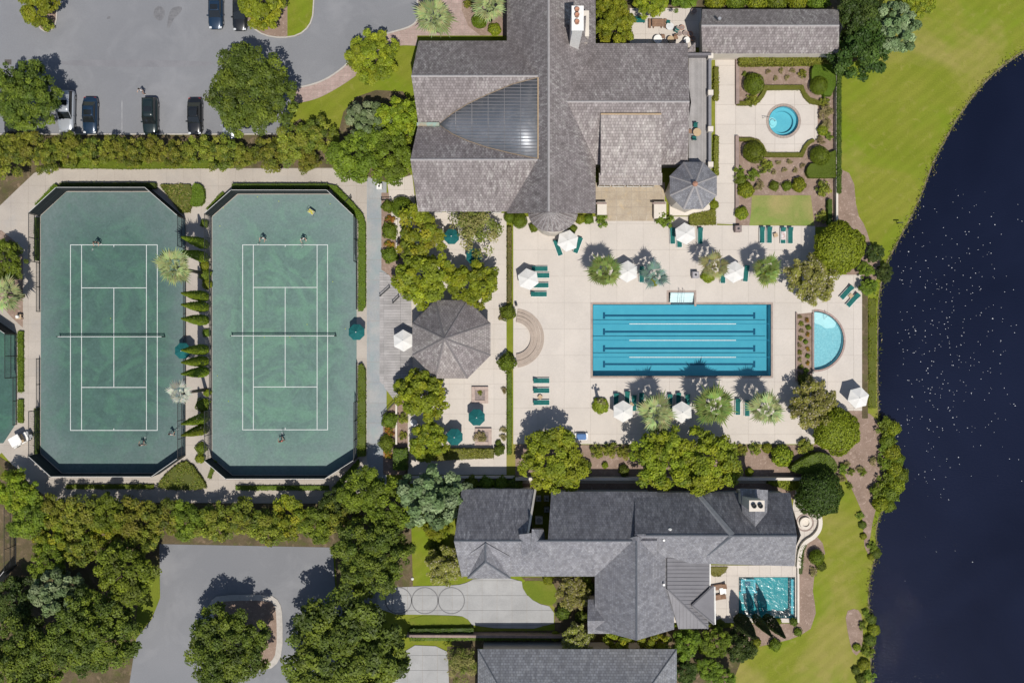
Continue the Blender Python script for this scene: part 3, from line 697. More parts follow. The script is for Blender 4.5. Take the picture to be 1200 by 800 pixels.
def walls(parent, x0, y0, x1, y1, z, m, inset=.6, gable=None, z0=0, name='wall'):
    """wall block under eaves at height z; gable=('x'|'y', ridge px, ridge z) fills the gable ends"""
    a = P(x0, y1, z); b = P(x1, y0, z); bm = bmesh.new(); ax, ay, bx, by = a.x+inset, a.y+inset, b.x-inset, b.y-inset
    bbox(bm, ax, ay, z0, bx, by, z-.05)
    if gable:
        k, r, rz = gable
        if k == 'x':
            yr = P(0, r, rz).y
            for x in (ax, bx): bm.faces.new([bm.verts.new(v) for v in ((x,ay,z-.06),(x,by,z-.06),(x,yr,rz-.35))])
        else:
            xr = P(r, 0, rz).x
            for y in (ay, by): bm.faces.new([bm.verts.new(v) for v in ((ax,y,z-.06),(bx,y,z-.06),(xr,y,rz-.35))])
    return link(name, mesh_of(bm, name, m), parent)
def windows(parent, x0, y0, x1, y1, z, n, z0=.9, z1=2.4, w=1.1):
    """row of windows standing proud of a wall between two plan points"""
    a, b = P(x0, y0, z), P(x1, y1, z); d = (b-a); rz = math.atan2(d.y, d.x)
    for k in range(n):
        c = a + d*((k+.5)/n); bm = bmesh.new()
        for q in ((-w/2-.08,z0-.08,w/2+.08,z0),(-w/2-.08,z1,w/2+.08,z1+.08),(-w/2-.08,z0,-w/2,z1),(w/2,z0,w/2+.08,z1),(-.03,z0,.03,z1)): bbox(bm, q[0], -.06, q[1], q[2], .06, q[3])
        f = link('window', mesh_of(bm, 'window', WHITEP), parent, (c.x, c.y, 0), (0,0,rz))
        bm = bmesh.new(); bbox(bm, -w/2, -.03, z0, w/2, .03, z1); link('pane', mesh_of(bm, 'pane', GLASSM), f)
GLASSM = plain('window_glass', (.02,.025,.03), .08, 0, .6)
def chimney(parent, x0, y0, x1, y1, zt, zb, m, flues, fm):
    a = P(x0, y1, zt); b = P(x1, y0, zt); bm = bmesh.new(); bbox(bm, a.x, a.y, zb, b.x, b.y, zt-.12); bbox(bm, a.x-.1, a.y-.1, zt-.2, b.x+.1, b.y+.1, zt)
    c = link('chimney', mesh_of(bm, 'chimney', m), parent)
    for (fx, fy) in flues:
        p = P(fx, fy, zt); bm = bmesh.new(); lathe(bm, [(.26,zt-.01),(.24,zt+.35),(.28,zt+.4),(.19,zt+.41),(.18,zt+.2)], 12)
        q = link('flue_pot', mesh_of(bm, 'flue_pot', fm, True), c); q.location = (p.x, p.y, 0)

# ---- the clubhouse
club = empty('clubhouse', P(600,150,5)*1.0, 0, 'large clubhouse with weathered cedar shingle roofs and a white chimney', 'building'); club.location.z = 0
with Loc(club):
    m_ = roof('roof', None, [[(594,-70,5),(643,-70,13),(643,249,13),(594,250,5)], [(643,-70,13),(698,-70,5),(698,250,5),(643,249,13)]], SHING)
    caps(m_, [((643,-70,13),(643,248,13))])
    w1 = gable_x(None, (490.5,640), (482,640), 48, 89, 146, 5, 11, 6.2, SHING)
    w2 = gable_x(None, (490,640), (481,640), 146, 187, 248, 6.2, 11, 5, SHING)
    caps(w1, [((482,89,11),(632,89,11))]); caps(w2, [((481,187,11),(630,187,11))])
    # metal saddle between the two west gables
    SX = [515,530,548,570,600,630]; SN = [146,133,122,111.5,99,91]; SS = [146,157,165,172.5,180,186]
    def zg(y): return 6.2+4.8*abs(y-146)/(57 if y < 146 else 41) + .1
    ZN = [max(zg(y), 0) for y in SN]; ZS = [zg(y) for y in SS]; ZM = [6.6,7.0,7.7,8.6,9.8,11.0]
    def zs(x, y):
        n = float(np.interp(x, SX, SN)); s_ = float(np.interp(x, SX, SS)); m0 = float(np.interp(x, SX, ZM))
        return m0 + (float(np.interp(x, SX, ZN))-m0)*min(1,(146-y)/max(146-n,.01)) if y < 146 else m0 + (float(np.interp(x, SX, ZS))-m0)*min(1,(y-146)/max(s_-146,.01))
    fs = []
    for k in range(5):
        fs += [[(SX[k],146,ZM[k]),(SX[k+1],146,ZM[k+1]),(SX[k+1],SN[k+1],ZN[k+1]),(SX[k],SN[k],ZN[k])][:4 if k else 3], [(SX[k],146,ZM[k]),(SX[k+1],146,ZM[k+1]),(SX[k+1],SS[k+1],ZS[k+1]),(SX[k],SS[k],ZS[k])][:4 if k else 3]]
    cr = roof('metal_saddle_roof', None, fs, METALR, .1)
    for p in cr.data.polygons: p.use_smooth = True
    for k in range(1, 24):
        y = 91+k*4; x0 = float(np.interp(y, SN[::-1], SX[::-1])) if y < 146 else float(np.interp(y, SS, SX)); xs_ = [x0+1+(629-x0)*q/5 for q in range(6)]
        bm = bmesh.new(); tube(bm, [P(x, y, zs(x,y)+.05) for x in xs_], .045, 4); link('seam', mesh_of(bm, 'seam', METALG), cr)
    for x in (534, 553, 572, 591, 610):
        n = float(np.interp(x, SX, SN)); s_ = float(np.interp(x, SX, SS)); bm = bmesh.new(); tube(bm, [P(x, y, zs(x,y)+.03) for y in (n,146,s_)], .025, 4); link('cross_joint', mesh_of(bm, 'cross_joint', METALG), cr)
    bm = bmesh.new(); tube(bm, [P(630.5,91,11.1), P(630.5,186,11.1)], .08, 4); link('flashing', mesh_of(bm, 'flashing', TAN), cr)
    for YY, ZZ in ((SN, ZN), (SS, ZS)):
        bm = bmesh.new(); tube(bm, [P(x, y, z+.04) for x, y, z in zip(SX, YY, ZZ)], .06, 4); link('flashing', mesh_of(bm, 'flashing', plain('brown_flashing', (.26,.2,.14))), cr)
    bm = bmesh.new(); tube(bm, [P(489,146,6.35), P(515,146,6.8)], .3, 4); link('valley_flashing', mesh_of(bm, 'valley_flashing', COPPER), cr)
    e1 = gable_x(None, (688,806), (655,808), 51, 119, 193, 5, 10, 4.8, SHING); caps(e1, [((657,119,10),(808,119,10))])
    dm = roof('dormer_roof', None, [[(704,133.5,9.35),(775,133.5,9.35),(775,206,6.5),(704,206,6.5)]], SHINGP)
    roof('lower_eave', dm, [[(702,203,6.2),(776,203,6.2),(776,217,5.6),(702,217,5.6)]], SHINGP)
    caps(dm, [((704,133.5,9.35),(775,133.5,9.35))], TAN, .1)
    a, b = P(706,212,6), P(773,140,8.5); bm = bmesh.new(); bbox(bm, a.x, a.y+.6, 0, b.x, b.y, 6.0)
    vs = [bm.verts.new(v) for v in ((a.x,a.y+.6,6.0),(b.x,a.y+.6,6.0),(b.x,b.y,6.0),(a.x,b.y,6.0),(a.x,b.y,8.9),(b.x,b.y,8.9))]
    for f in ((0,3,4),(1,5,2),(3,2,5,4)): bm.faces.new([vs[i] for i in f])
    link('dormer_wall', mesh_of(bm, 'dormer_wall', WALLG))
    # bay with a fan-shaped shingle roof at the south gable
    ap = (644,246,8.4); rim = [(648+29*math.cos(R(t)), 250+22*math.sin(R(t)), 4.2) for t in range(-8, 189, 14)]
    bay = roof('bay_roof', None, [[ap, rim[k], rim[k+1]] for k in range(len(rim)-1)], SHING, .15)
    caps(bay, [(ap, q) for q in rim[1:-1]], None, .05, 'hip_batten')
    bm = bmesh.new(); c = P(648,250,4.2); lathe(bm, [(2.3,0),(2.3,4.0)], 18); q = link('bay_wall', mesh_of(bm, 'bay_wall', WALLW)); q.location = (c.x, c.y-.1, 0)
    walls(None, 594, -70, 698, 250, 5, WALLG, .7, ('y', 643, 13)); walls(None, 490, 48, 620, 146, 5, WALLG, .7, ('x', 89, 10.8)); walls(None, 490, 146, 620, 248, 5, WALLG, .7, ('x', 187, 10.8))
    walls(None, 690, 51, 806, 193, 4.8, WALLG, .5, ('x', 119, 9.9))
    windows(None, 500, 243.6, 590, 243.6, 5, 5); windows(None, 704, 209.5, 775, 209.5, 6, 4, .3, 2.5, 1.4)
    chimney(None, 671, 8, 683, 35, 15.2, 5, WHITEP, [(676,12),(676,18.5),(676,26.5)], TERRA)
    roof('chimney_cricket', None, [[(676,35,12.2),(690,14,8.6),(690,50,8.0),(676,50,10.6)],[(670,35,12.2),(676,35,12.2),(676,50,10.6),(669,47,10.6)]], SHINGP)
    boxpx('cricket_wall', 683.5, 14, 690, 44, 5.5, 9.4, WALLW, zz=9)
    # roof terrace on the east side
    boxpx('terrace_block', 807, 66, 832, 192, 0, 4.15, WALLW, zz=4.2)
    tf = boxpx('terrace_floor', 807.2, 66.5, 831.8, 191.8, 4.16, 4.2, DARKG, zz=4.2)
    a, b = P(807.4,191,4.2), P(829,67,4.2); n = 17
    for k in range(n):
        x0 = a.x+(b.x-a.x)*k/n; bm = bmesh.new(); bbox(bm, x0+.008, a.y, 4.19, x0+(b.x-a.x)/n-.008, b.y, 4.225+.003*(k % 3)); link('plank', mesh_of(bm, 'plank', WOODG), tf)
    boxpx('parapet', 804, 63, 833, 66, 3.5, 5.3, plain('dark_parapet_cap', (.16,.15,.16), .7), zz=5)
    for k, y in enumerate((66,109,151.5,193)):
        boxpx('parapet_post', 829.5, y-3, 835.5, y+3, 3.9, 5.25, WALLW, zz=5)
    for y0, y1 in ((69,106),(112,148.5),(154.5,190)): boxpx('parapet_panel', 830.3, y0, 833.6, y1, 3.9, 5.05, plain('shadow_dark', (.2,.2,.22), .7) if y0 == 69 else bpy.data.materials['shadow_dark'], zz=5)  # dark colour stands for shadow and openings between the posts
    roof('porch_roof', None, [[(803,62,4.8),(815,50,4.8),(815,62,4.2)]], SHING)
    # turret
    def octo(cx, cy, ir, z): 
        rr = ir/math.cos(R(22.5)); return [(cx+rr*math.cos(R(22.5+45*k)), cy+rr*math.sin(R(22.5+45*k)), z) for k in range(8)]
    oc = octo(812.5, 217.5, 27.6, 6.2); apx = (814.5, 215.5, 9.6)
    tr = roof('turret_roof', None, [[apx, oc[k], oc[(k+1) % 8]] for k in range(8)], SLATE, .2)
    caps(tr, [(apx, q) for q in oc], RIDGE, .12, 'hip_cap')
    bm = bmesh.new(); lathe(bm, [(.34,0),(.3,.25),(.06,.5)], 8); q = link('finial', mesh_of(bm, 'finial', TERRA), tr); q.location = P(*apx)
    bm = bmesh.new(); c = P(812.5,217.5,6.2); lathe(bm, [(2.5,0),(2.5,6.1)], 8); q = link('turret_wall', mesh_of(bm, 'turret_wall', WALLW)); q.location = (c.x, c.y, 0)
    boxpx('turret_plinth', 784, 224, 831, 253, 0, .55, WALLW)
    for x0, x1, y0, y1 in ((699,710,238,253),(765,779,238,257)):
        boxpx('garden_pier', x0, y0, x1, y1, 0, 1.1, WALLW); boxpx('pier_cap', x0-.8, y0-.6, x1+.8, y0+1.4, 1.0, 1.2, WALLB)
# ---- pavilion
pav = empty('octagonal_pavilion', P(531,397), 0, 'eight-sided pavilion with weathered shingle roof beside the cafe terrace', 'pavilion')
with Loc(pav):
    oc = octo(529, 397.5, 45.8, 4); apx = (520.5, 396.5, 9.4)
    for k in range(8):
        fc = roof('roof_panel', None, [[apx, oc[k], oc[(k+1) % 8]]], [SHING, SHINGP, SHING, SHINGP][k % 4], .15)
    caps(pav, [], None)
    caps(None, [(apx, q) for q in oc], plain('grey_hip_cap', (.21,.19,.19), .85), .13, 'hip_cap')
    for k in range(8):
        p = P(529+(oc[k][0]-529)*.9, 397.5+(oc[k][1]-397.5)*.9, 4); bm = bmesh.new(); bbox(bm, -.15,-.15,0,.15,.15,3.9); q = link('post', mesh_of(bm, 'post', WALLW)); q.location = (p.x, p.y, .06)
# ---- long shed north of the spa garden
shed = empty('long_garden_building', P(903,37), 0, 'long narrow shingle-roofed building above the clipped spa garden', 'building')
with Loc(shed):
    g = gable_x(None, (823,983), (822,983.5), 11, 30, 63, 4, 6.9, 4, SHING); caps(g, [((822,30,6.9),(983.5,30,6.9))]); walls(None, 823, 11, 983, 63, 4, WALLW, .4, ('x', 30, 6.8))
    bm = bmesh.new(); c = P(842,24,6.3); lathe(bm, [(.12,5.6),(.12,6.9),(.2,6.92),(.2,7.0)], 10); q = link('vent_pipe', mesh_of(bm, 'vent_pipe', GREYM)); q.location = (c.x, c.y, 0)
# ---- lower house
house = empty('lake_house', P(735,655), 0, 'grey slate house with cross gables and metal porch roof left of the lake', 'house')
with Loc(house):
    roof('roof', None, [[(541,573,5),(628,573,5),(618,633.5,10),(532,633.5,10)]], DARKSLATE); roof('roof', None, [[(646,576,5),(770,576,5),(770,633.5,10),(642,633.5,10)]], DARKSLATE)
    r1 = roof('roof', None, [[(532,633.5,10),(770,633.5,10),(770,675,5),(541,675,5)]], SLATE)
    r2 = roof('roof', None, [[(744,627,10.2),(880,627,10.2),(880,660,5.3),(744,660,5.3)]], SLATE); roof('roof', None, [[(744,577,5),(880,577,5),(880,627,10.2),(744,627,10.2)]], DARKSLATE)
    roof('roof', None, [[(816,578.5,5.2),(926,577,5),(934,627.5,10.5),(858,627.5,10.5)]], DARKSLATE)
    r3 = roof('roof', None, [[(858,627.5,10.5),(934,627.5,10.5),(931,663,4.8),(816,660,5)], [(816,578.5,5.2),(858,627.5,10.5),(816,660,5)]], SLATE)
    r4 = gable_y(None, (640,737), (628,750), 697, 746, 790, 5, 10.5, 5.1, SLATE)
    r5 = gable_x(None, (689,730), (688.5,735), 702, 727, 742, 4.2, 6.4, 4.2, SLATE)
    r6 = roof('dormer_roof', None, [[(569,636,10.1),(547,651,8.0),(548,677,5.6),(569,658,9.8)], [(569,636,10.1),(598,652,8.0),(598,677,5.6),(569,658,9.8)], [(569,658,9.8),(548,677.5,5.6),(598,677.5,5.6)]], SLATE)
    caps(r6, [((569,636,10.1),(569,658,9.8)), ((569,658,9.8),(548,677,5.6)), ((569,658,9.8),(598,677,5.6))], RIDGED, .11)
    caps(r1, [((532,633.5,10),(744,633.5,10))], RIDGED, .1); caps(r2, [((757,627,10.2),(856,627,10.2))], RIDGED, .1)
    caps(r3, [((858,627.5,10.5),(934,627.5,10.5))], RIDGED, .1); caps(r3, [((816,578.5,5.2),(858,627.5,10.5))], plain('grey_hip_slate', (.27,.275,.29)), .42, 'hip_cap'); caps(r3, [((858,627.5,10.5),(816,660,5))], RIDGED, .16, 'hip_cap')
    caps(r4, [((746,634,10.5),(746,750,10.5))], RIDGED, .1)
    # rake board and little link roof in the gap between the two wings
    bm = bmesh.new(); tube(bm, [P(627.5,573,5.1), P(617.5,633.5,10.1)], .16, 4); link('rake_board', mesh_of(bm, 'rake_board', WALLW))
    roof('link_roof', None, [[(625,620,10.9),(637,620,8.3),(643,653,8.0),(622,645,10.6)], [(608,626,9.9),(625,624,10.6),(622,645,10.6),(612,653,9.4)], [(612,653,9.4),(622,645,10.6),(643,653,8.0)]], SLATE)
    boxpx('link_wall', 618, 628, 638, 634, 3, 7.6, WALLW, zz=8)
    # standing seam porch roof
    zt, ze = 6.6, 4.2
    mr = roof('metal_porch_roof', None, [[(782,640,zt),(782,690,zt),(830,736,ze),(832,645,ze)], [(782,690,zt),(795,736.5,4.5),(830,736,ze)], [(811,709.5,5.6),(836.5,686,4.4),(837,731,4.4)]], METALG, .1)
    for k in range(20):
        y = 645+k*4.5; x0 = 782 if y < 690 else 782+(y-690)/46*48
        if x0 > 826: break
        za = zt-(x0-782)/48*(zt-ze); bm = bmesh.new(); tube(bm, [P(x0,y,za)+Vector((0,0,.04)), P(831,y,ze)+Vector((0,0,.04))], .035, 4); link('seam', mesh_of(bm, 'seam', METALG), mr)
    for k in range(1, 11):
        x = 784+k*4.2; f = (x-782)/48; bm = bmesh.new(); tube(bm, [P(x,690+46*f,zt-f*(zt-ze))+Vector((0,0,.04)), (P(x,736.3,4.5-.3*(x-795)/35) if x > 795 else P(x,690+46.5*(x-782)/13,6.6-2.1*(x-782)/13))+Vector((0,0,.05))], .04, 4); link('seam', mesh_of(bm, 'seam', METALG), mr)
    caps(mr, [((782,690,zt),(830,736,ze)), ((811,709.5,5.6),(836.5,686,4.4)), ((811,709.5,5.6),(837,731,4.4))], METALG, .14)
    bm = bmesh.new(); tube(bm, [P(832,650,4.15), P(832,688,4.15)], .1, 6); link('gutter', mesh_of(bm, 'gutter', WHITEP)); 
    bm = bmesh.new(); tube(bm, [P(837.5,687,4.3), P(838,731,4.3)], .1, 6); link('gutter', mesh_of(bm, 'gutter', WHITEP))
    dr = roof('dormer_roof', None, [[(885,619,9.4),(885,573,9.4),(867,572,7.6),(870,602,7.6)], [(885,619,9.4),(885,573,9.4),(900,574,7.6),(899,602,7.6)]], SLATE)
    boxpx('dormer_wall', 870, 577, 897, 603, 4, 7.5, WALLW, zz=7)
    chimney(None, 879, 587, 895, 598, 11.6, 6, WALLW, [(883,592),(890.5,592)], BLACKM)
    walls(None, 541, 573, 628, 675, 5, WALLW, .5, ('x', 633.5, 9.4)); walls(None, 646, 576, 770, 675, 5, WALLW, .5); walls(None, 750, 577, 930, 662, 4.9, WALLW, .5, ('x', 627.5, 9.8)); walls(None, 697, 660, 790, 737, 5, WALLW, .6, ('y', 746, 10))
    walls(None, 689, 702, 730, 742, 4.2, WALLW, .4, ('x', 727, 6.2)); walls(None, 780, 645, 828, 734, 4.2, WALLW, .5)
    windows(None, 620, 671.3, 690, 671.3, 5, 4); windows(None, 836, 658, 925, 658, 4.9, 5, .2, 2.3, 1.3)
    for x, y, h in ((777.5,632,9.3),(777.5,684,6.9)):
        bm = bmesh.new(); c = P(x, y, h); lathe(bm, [(.09,h-1),(.09,h+.35),(.14,h+.36),(.14,h+.42)], 8); q = link('vent_pipe', mesh_of(bm, 'vent_pipe', WHITEP)); q.location = (c.x, c.y, 0)
    bm = bmesh.new(); lathe(bm, [(.3,0),(.28,.2),(.1,.35)], 10); q = link('vent_cowl', mesh_of(bm, 'vent_cowl', WHITEP)); q.location = P(785,621,9.3)
# ---- house cut by the bottom edge
cut = empty('slate_house', P(676,830), 0, 'grey shingle hip roof cut off by the bottom edge of the picture', 'house')
with Loc(cut):
    r = roof('roof', None, [[(560,760,4.5),(793,760,4.5),(748,824,9),(596,824,9)], [(596,824,9),(748,824,9),(793,895,4.5),(560,895,4.5)], [(560,760,4.5),(596,824,9),(560,895,4.5)], [(793,760,4.5),(748,824,9),(793,895,4.5)]], shingle_mat('silver_slate', (.29,.30,.32), (.21,.215,.235), (.42,.42,.42), .5, .34, .4))
    caps(r, [((560,760,4.5),(596,824,9)), ((793,760,4.5),(748,824,9)), ((596,824,9),(748,824,9))], RIDGED, .08); walls(None, 560, 760, 793, 895, 4.5, WALLW)
    roof('entry_metal_roof', None, [[(575,768,5.3),(640,768,5.3),(640,800,7.6),(590,800,7.6)]], METALR, .05) if False else None
# ---- low brick and rendered walls
def wall(lab, pts, w, h, m, z0=0, sm=0, name='garden_wall', cat='wall', group='low garden walls'):
    o = kerb(name, pts, w, h, m, False, z0, sm, None, None); tag(o, lab, cat, group); return o
wall('low brick wall left of the upper clipped garden beds', [(863.3,64),(863.3,123)], .42, .55, WALLB)
wall('low brick wall left of the lower clipped garden beds', [(862.8,160),(862.8,246)], .42, .55, WALLB)
wall('pale wall along the right side of the spa garden', [(978.3,64),(978.3,263)], .25, .9, WALLW)
wall('dark wall behind the shrub bed, running between pool and lower house', [(604,559.5),(955,559.5)], .35, 1.2, WALLW)
wall('short wall left of the flower strip beside the paddling pool', [(932.6,366),(932.6,446)], .16, .35, WALLB)
wall('short wall right of the flower strip beside the paddling pool', [(952,367),(952,434)], .18, .3, WALLB)
wall('curved pale seat wall round the fire pit terrace', [(944,588),(953,594),(960,604),(960,618),(953,628),(942,634),(936,644),(934.5,664)], .5, .55, WALLW, sm=2)
wall('white wall edge on the right side of the private pool', [(934.4,664),(934.4,728)], .25, .45, WALLW)
wall('thin pale wall below the café patio hedge', [(482,558),(603,558)], .25, .7, WALLW)
wall('narrow wall beside the plant bed right of the clay path, upper', [(465.5,258),(465.5,298)], .22, .6, WALLW)
wall('narrow wall beside the plant bed right of the clay path, lower', [(465,470),(465,520)], .22, .6, WALLW)
wall('long dark wall beside the lower driveway hedge', [(478,741),(660,742)], .3, 1.4, WALLB)
# ---- curved brick steps down to the café terrace
STEPB = mat('tan_step_brick', (.40,.33,.275), (.34,.28,.235), 1.5, 9, .25, .9)
steps = empty('curved_steps', P(603,396), 0, 'half-ring of brick steps between cafe terrace and pool deck', 'steps')
with Loc(steps):
    for k, (r, z) in enumerate(((32.8,.12),(28.6,.2),(24.4,.28),(20.6,.36))):
        bm = bmesh.new(); ribbon(bm, W2(circ(603, 396, r, 26, -84, 84)), .4, .02, z); link('step', mesh_of(bm, 'step', STEPB))
fpit = empty('fire_pit', P(943,612), 0, 'round stone fire pit on the curved terrace by the lower house', 'fire pit')
bm = bmesh.new(); lathe(bm, [(.75,.06),(.75,.5),(.45,.5),(.45,.3)], 20); link('bowl', mesh_of(bm, 'bowl', WALLW), fpit)
bm = bmesh.new(); ribbon(bm, [(1.05*math.cos(k*.3142), 1.05*math.sin(k*.3142)) for k in range(20)], .14, .06, .12, True); link('ring', mesh_of(bm, 'ring', WALLB), fpit)

# ================================================================ VEGETATION
def leaf_arrays(C, Nn, S, rng, aspect=.62):
    n = len(C); Nn = Nn/np.maximum(np.linalg.norm(Nn, axis=1, keepdims=True), 1e-6)
    t = rng.normal(size=(n,3)); t -= Nn*(t*Nn).sum(1, keepdims=True); t /= np.maximum(np.linalg.norm(t, axis=1, keepdims=True), 1e-6)
    b = np.cross(Nn, t); S = S[:, None]
    return np.stack([C - t*S*.5, C + b*S*.5*aspect + Nn*S*.08, C + t*S*.55, C - b*S*.5*aspect + Nn*S*.08], 1).reshape(-1, 3)
def leaves_mesh(name, C, Nn, S, T, rng, core=None, aspect=.62, mats=None):
    V = leaf_arrays(C, Nn, S, rng, aspect); nq = len(C); T4 = np.repeat(T, 4, 0); F = np.arange(nq*4).reshape(-1, 4)
    loops = F.reshape(-1); starts = np.arange(nq)*4; tot = np.full(nq, 4)
    if core is not None:
        cv, cf, ct = core; off = len(V); V = np.vstack([V, cv]); T4 = np.vstack([T4, np.tile(ct, (len(cv), 1))])
        for f in cf:
            starts = np.append(starts, len(loops)); tot = np.append(tot, len(f)); loops = np.append(loops, np.array(f)+off)
    me = bpy.data.meshes.new(name); me.vertices.add(len(V)); me.vertices.foreach_set('co', V.astype(np.float32).ravel())
    me.loops.add(len(loops)); me.loops.foreach_set('vertex_index', loops.astype(np.int32))
    me.polygons.add(len(starts)); me.polygons.foreach_set('loop_start', starts.astype(np.int32))
    me.update(calc_edges=True)
    a = me.attributes.new('tint', 'FLOAT_COLOR', 'POINT'); a.data.foreach_set('color', np.hstack([T4, np.ones((len(T4),1))]).astype(np.float32).ravel())
    for m in (mats or [MLEAF]): me.materials.append(m)
    me.validate(); return me
def tints(rng, n, pal, jit=.22):
    pal = np.array(pal); k = rng.integers(0, len(pal), n); t = pal[k]*(1+rng.normal(size=(n,1))*jit); return np.clip(t, .004, .9)
def crown(name, seed, Rr, flat, nclump, nleaf, leaf, pal, cr=.2, shell=(.55,.95), lob=.16, low=-.35, spots=None, up=.75):
    rng = np.random.default_rng(seed)
    d = rng.normal(size=(nclump*3,3)); d /= np.linalg.norm(d, axis=1, keepdims=True); d = d[d[:,2] > low][:nclump]; nclump = len(d)
    ph = rng.uniform(0, 6.28, 5); az = np.arctan2(d[:,1], d[:,0])
    lobe = 1 + lob*(np.sin(3*az+ph[0])*.6 + np.sin(5*az+ph[1])*.5 + np.sin(2*az+ph[2])*.4) * np.sqrt(np.clip(1-d[:,2]**2, 0, 1))
    rad = np.minimum(rng.uniform(*shell, nclump)*lobe, .97); CC = d*rad[:,None]*Rr; CC[:,2] *= flat
    csz = Rr*cr*rng.uniform(.65, 1.35, nclump); ctint = tints(rng, nclump, pal, .16)
    k = rng.choice(nclump, nleaf, p=csz**2/np.sum(csz**2)); o = rng.normal(size=(nleaf,3)); o /= np.linalg.norm(o, axis=1, keepdims=True)
    o[:,2] = np.abs(o[:,2])*.75 + o[:,2]*.25
    C = CC[k] + o*(csz[k]*rng.uniform(.55, 1.08, nleaf))[:,None]
    Nn = o*.9 + np.array([0,0,up]) + rng.normal(size=(nleaf,3))*.45
    T = ctint[k]*(1+rng.normal(size=(nleaf,1))*.16); T = np.clip(T, .004, .9)
    if spots:
        m = rng.random(nleaf) < spots[0]; T[m] = np.array(spots[1])*(1+rng.normal(size=(m.sum(),1))*.15)
    return leaves_mesh(name, C, Nn, leaf*rng.uniform(.65, 1.35, nleaf), T, rng)
def ball_mesh(name, seed, Rr, flat, nleaf, leaf, pal, rough=.05, coretint=(.02,.03,.006), squash=0):
    """clipped crown: leaves packed on a rounded surface over a dense core"""
    rng = np.random.default_rng(seed); d = rng.normal(size=(nleaf,3)); d /= np.linalg.norm(d, axis=1, keepdims=True); d[:,2] = np.abs(d[:,2])*.8+d[:,2]*.2
    ph = rng.uniform(0,6.28,6)
    lum = 1 + rough*(np.sin(6*d[:,0]+ph[0])+np.sin(7*d[:,1]+ph[1])+np.sin(9*d[:,0]*d[:,1]+ph[2])+np.sin(15*d[:,0]+ph[3])*np.sin(13*d[:,1]+ph[4]))*.5
    C = d*Rr*lum[:,None]*rng.uniform(.9,1.02,(nleaf,1)); C[:,2] *= flat
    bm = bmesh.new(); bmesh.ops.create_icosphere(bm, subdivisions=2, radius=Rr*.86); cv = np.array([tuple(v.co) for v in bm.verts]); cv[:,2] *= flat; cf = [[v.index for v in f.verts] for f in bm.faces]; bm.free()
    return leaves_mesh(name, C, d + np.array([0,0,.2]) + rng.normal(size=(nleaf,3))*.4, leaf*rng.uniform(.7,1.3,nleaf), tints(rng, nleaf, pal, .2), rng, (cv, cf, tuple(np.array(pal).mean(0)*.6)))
OAK = [(.112,.152,.018),(.090,.128,.016),(.145,.185,.02),(.068,.10,.014)]
LIME = [(.225,.27,.016),(.195,.245,.016),(.265,.29,.018),(.165,.215,.015)]
MYR = [(.185,.205,.022),(.15,.175,.018),(.225,.225,.028),(.105,.135,.015)]
MID = [(.14,.20,.018),(.12,.175,.016),(.165,.225,.018)]
GREY = [(.17,.23,.10),(.21,.26,.13),(.135,.19,.075)]
GOLD = [(.245,.275,.018),(.20,.25,.016),(.29,.29,.02),(.16,.215,.016)]
OLIVE = [(.28,.28,.06),(.24,.25,.045),(.31,.30,.08)]
CR = {}
for k in range(3): CR['oak%d' % k] = crown('crown', 10+k, 6.0, .72, 270, 27000, .31, OAK, .115, (.42,.97), .16)
for k in range(2): CR['myrtle%d' % k] = crown('crown', 30+k, 2.6, .8, 58, 4300, .25, MYR, .2, (.35,1.02), .3, -.4)
for k in range(2): CR['yellow%d' % k] = crown('crown', 40+k, 3.8, .75, 120, 13000, .27, LIME+GOLD[:1], .15, (.5,.95), .12)
for k in range(2): CR['lime%d' % k] = crown('crown', 50+k, 3.2, .78, 95, 9000, .30, LIME, .17, (.5,.96), .15)
CR['mid'] = crown('crown', 60, 3.4, .85, 90, 9500, .27, MID, .17, (.45,.96), .2)
CR['mid1'] = crown('crown', 61, 3.4, .85, 80, 8500, .29, MID+OAK[:1], .18, (.45,.96), .24)
CR['gold'] = crown('crown', 62, 2.8, .8, 70, 6500, .26, GOLD, .18, (.45,.96), .2)
CR['grey'] = crown('crown', 64, 3.2, 1.0, 85, 8000, .34, GREY, .15, (.3,1.05), .3, -.3)
CR['flower'] = crown('crown', 66, 2.9, .8, 90, 9000, .22, OLIVE, .17, (.4,1), .12, -.4, (.12, (.42,.38,.27)))
CR['sparse'] = crown('crown', 68, 3.2, .7, 70, 3600, .26, [(.21,.25,.05),(.17,.22,.03),(.26,.25,.08)], .22, (.3,1.05), .25, -.3)
CR['dark'] = crown('crown', 70, 3.0, .85, 90, 8500, .27, [(.04,.07,.012),(.05,.085,.014),(.065,.10,.016)], .16, (.5,.95), .1)
CR['ball'] = ball_mesh('crown', 72, 2.8, .85, 9000, .24, LIME[:2]+[(.17,.22,.012)], .07)
CR['darkball'] = ball_mesh('crown', 73, 2.8, .85, 9000, .22, [(.045,.085,.012),(.06,.105,.014),(.035,.065,.01)], .08)
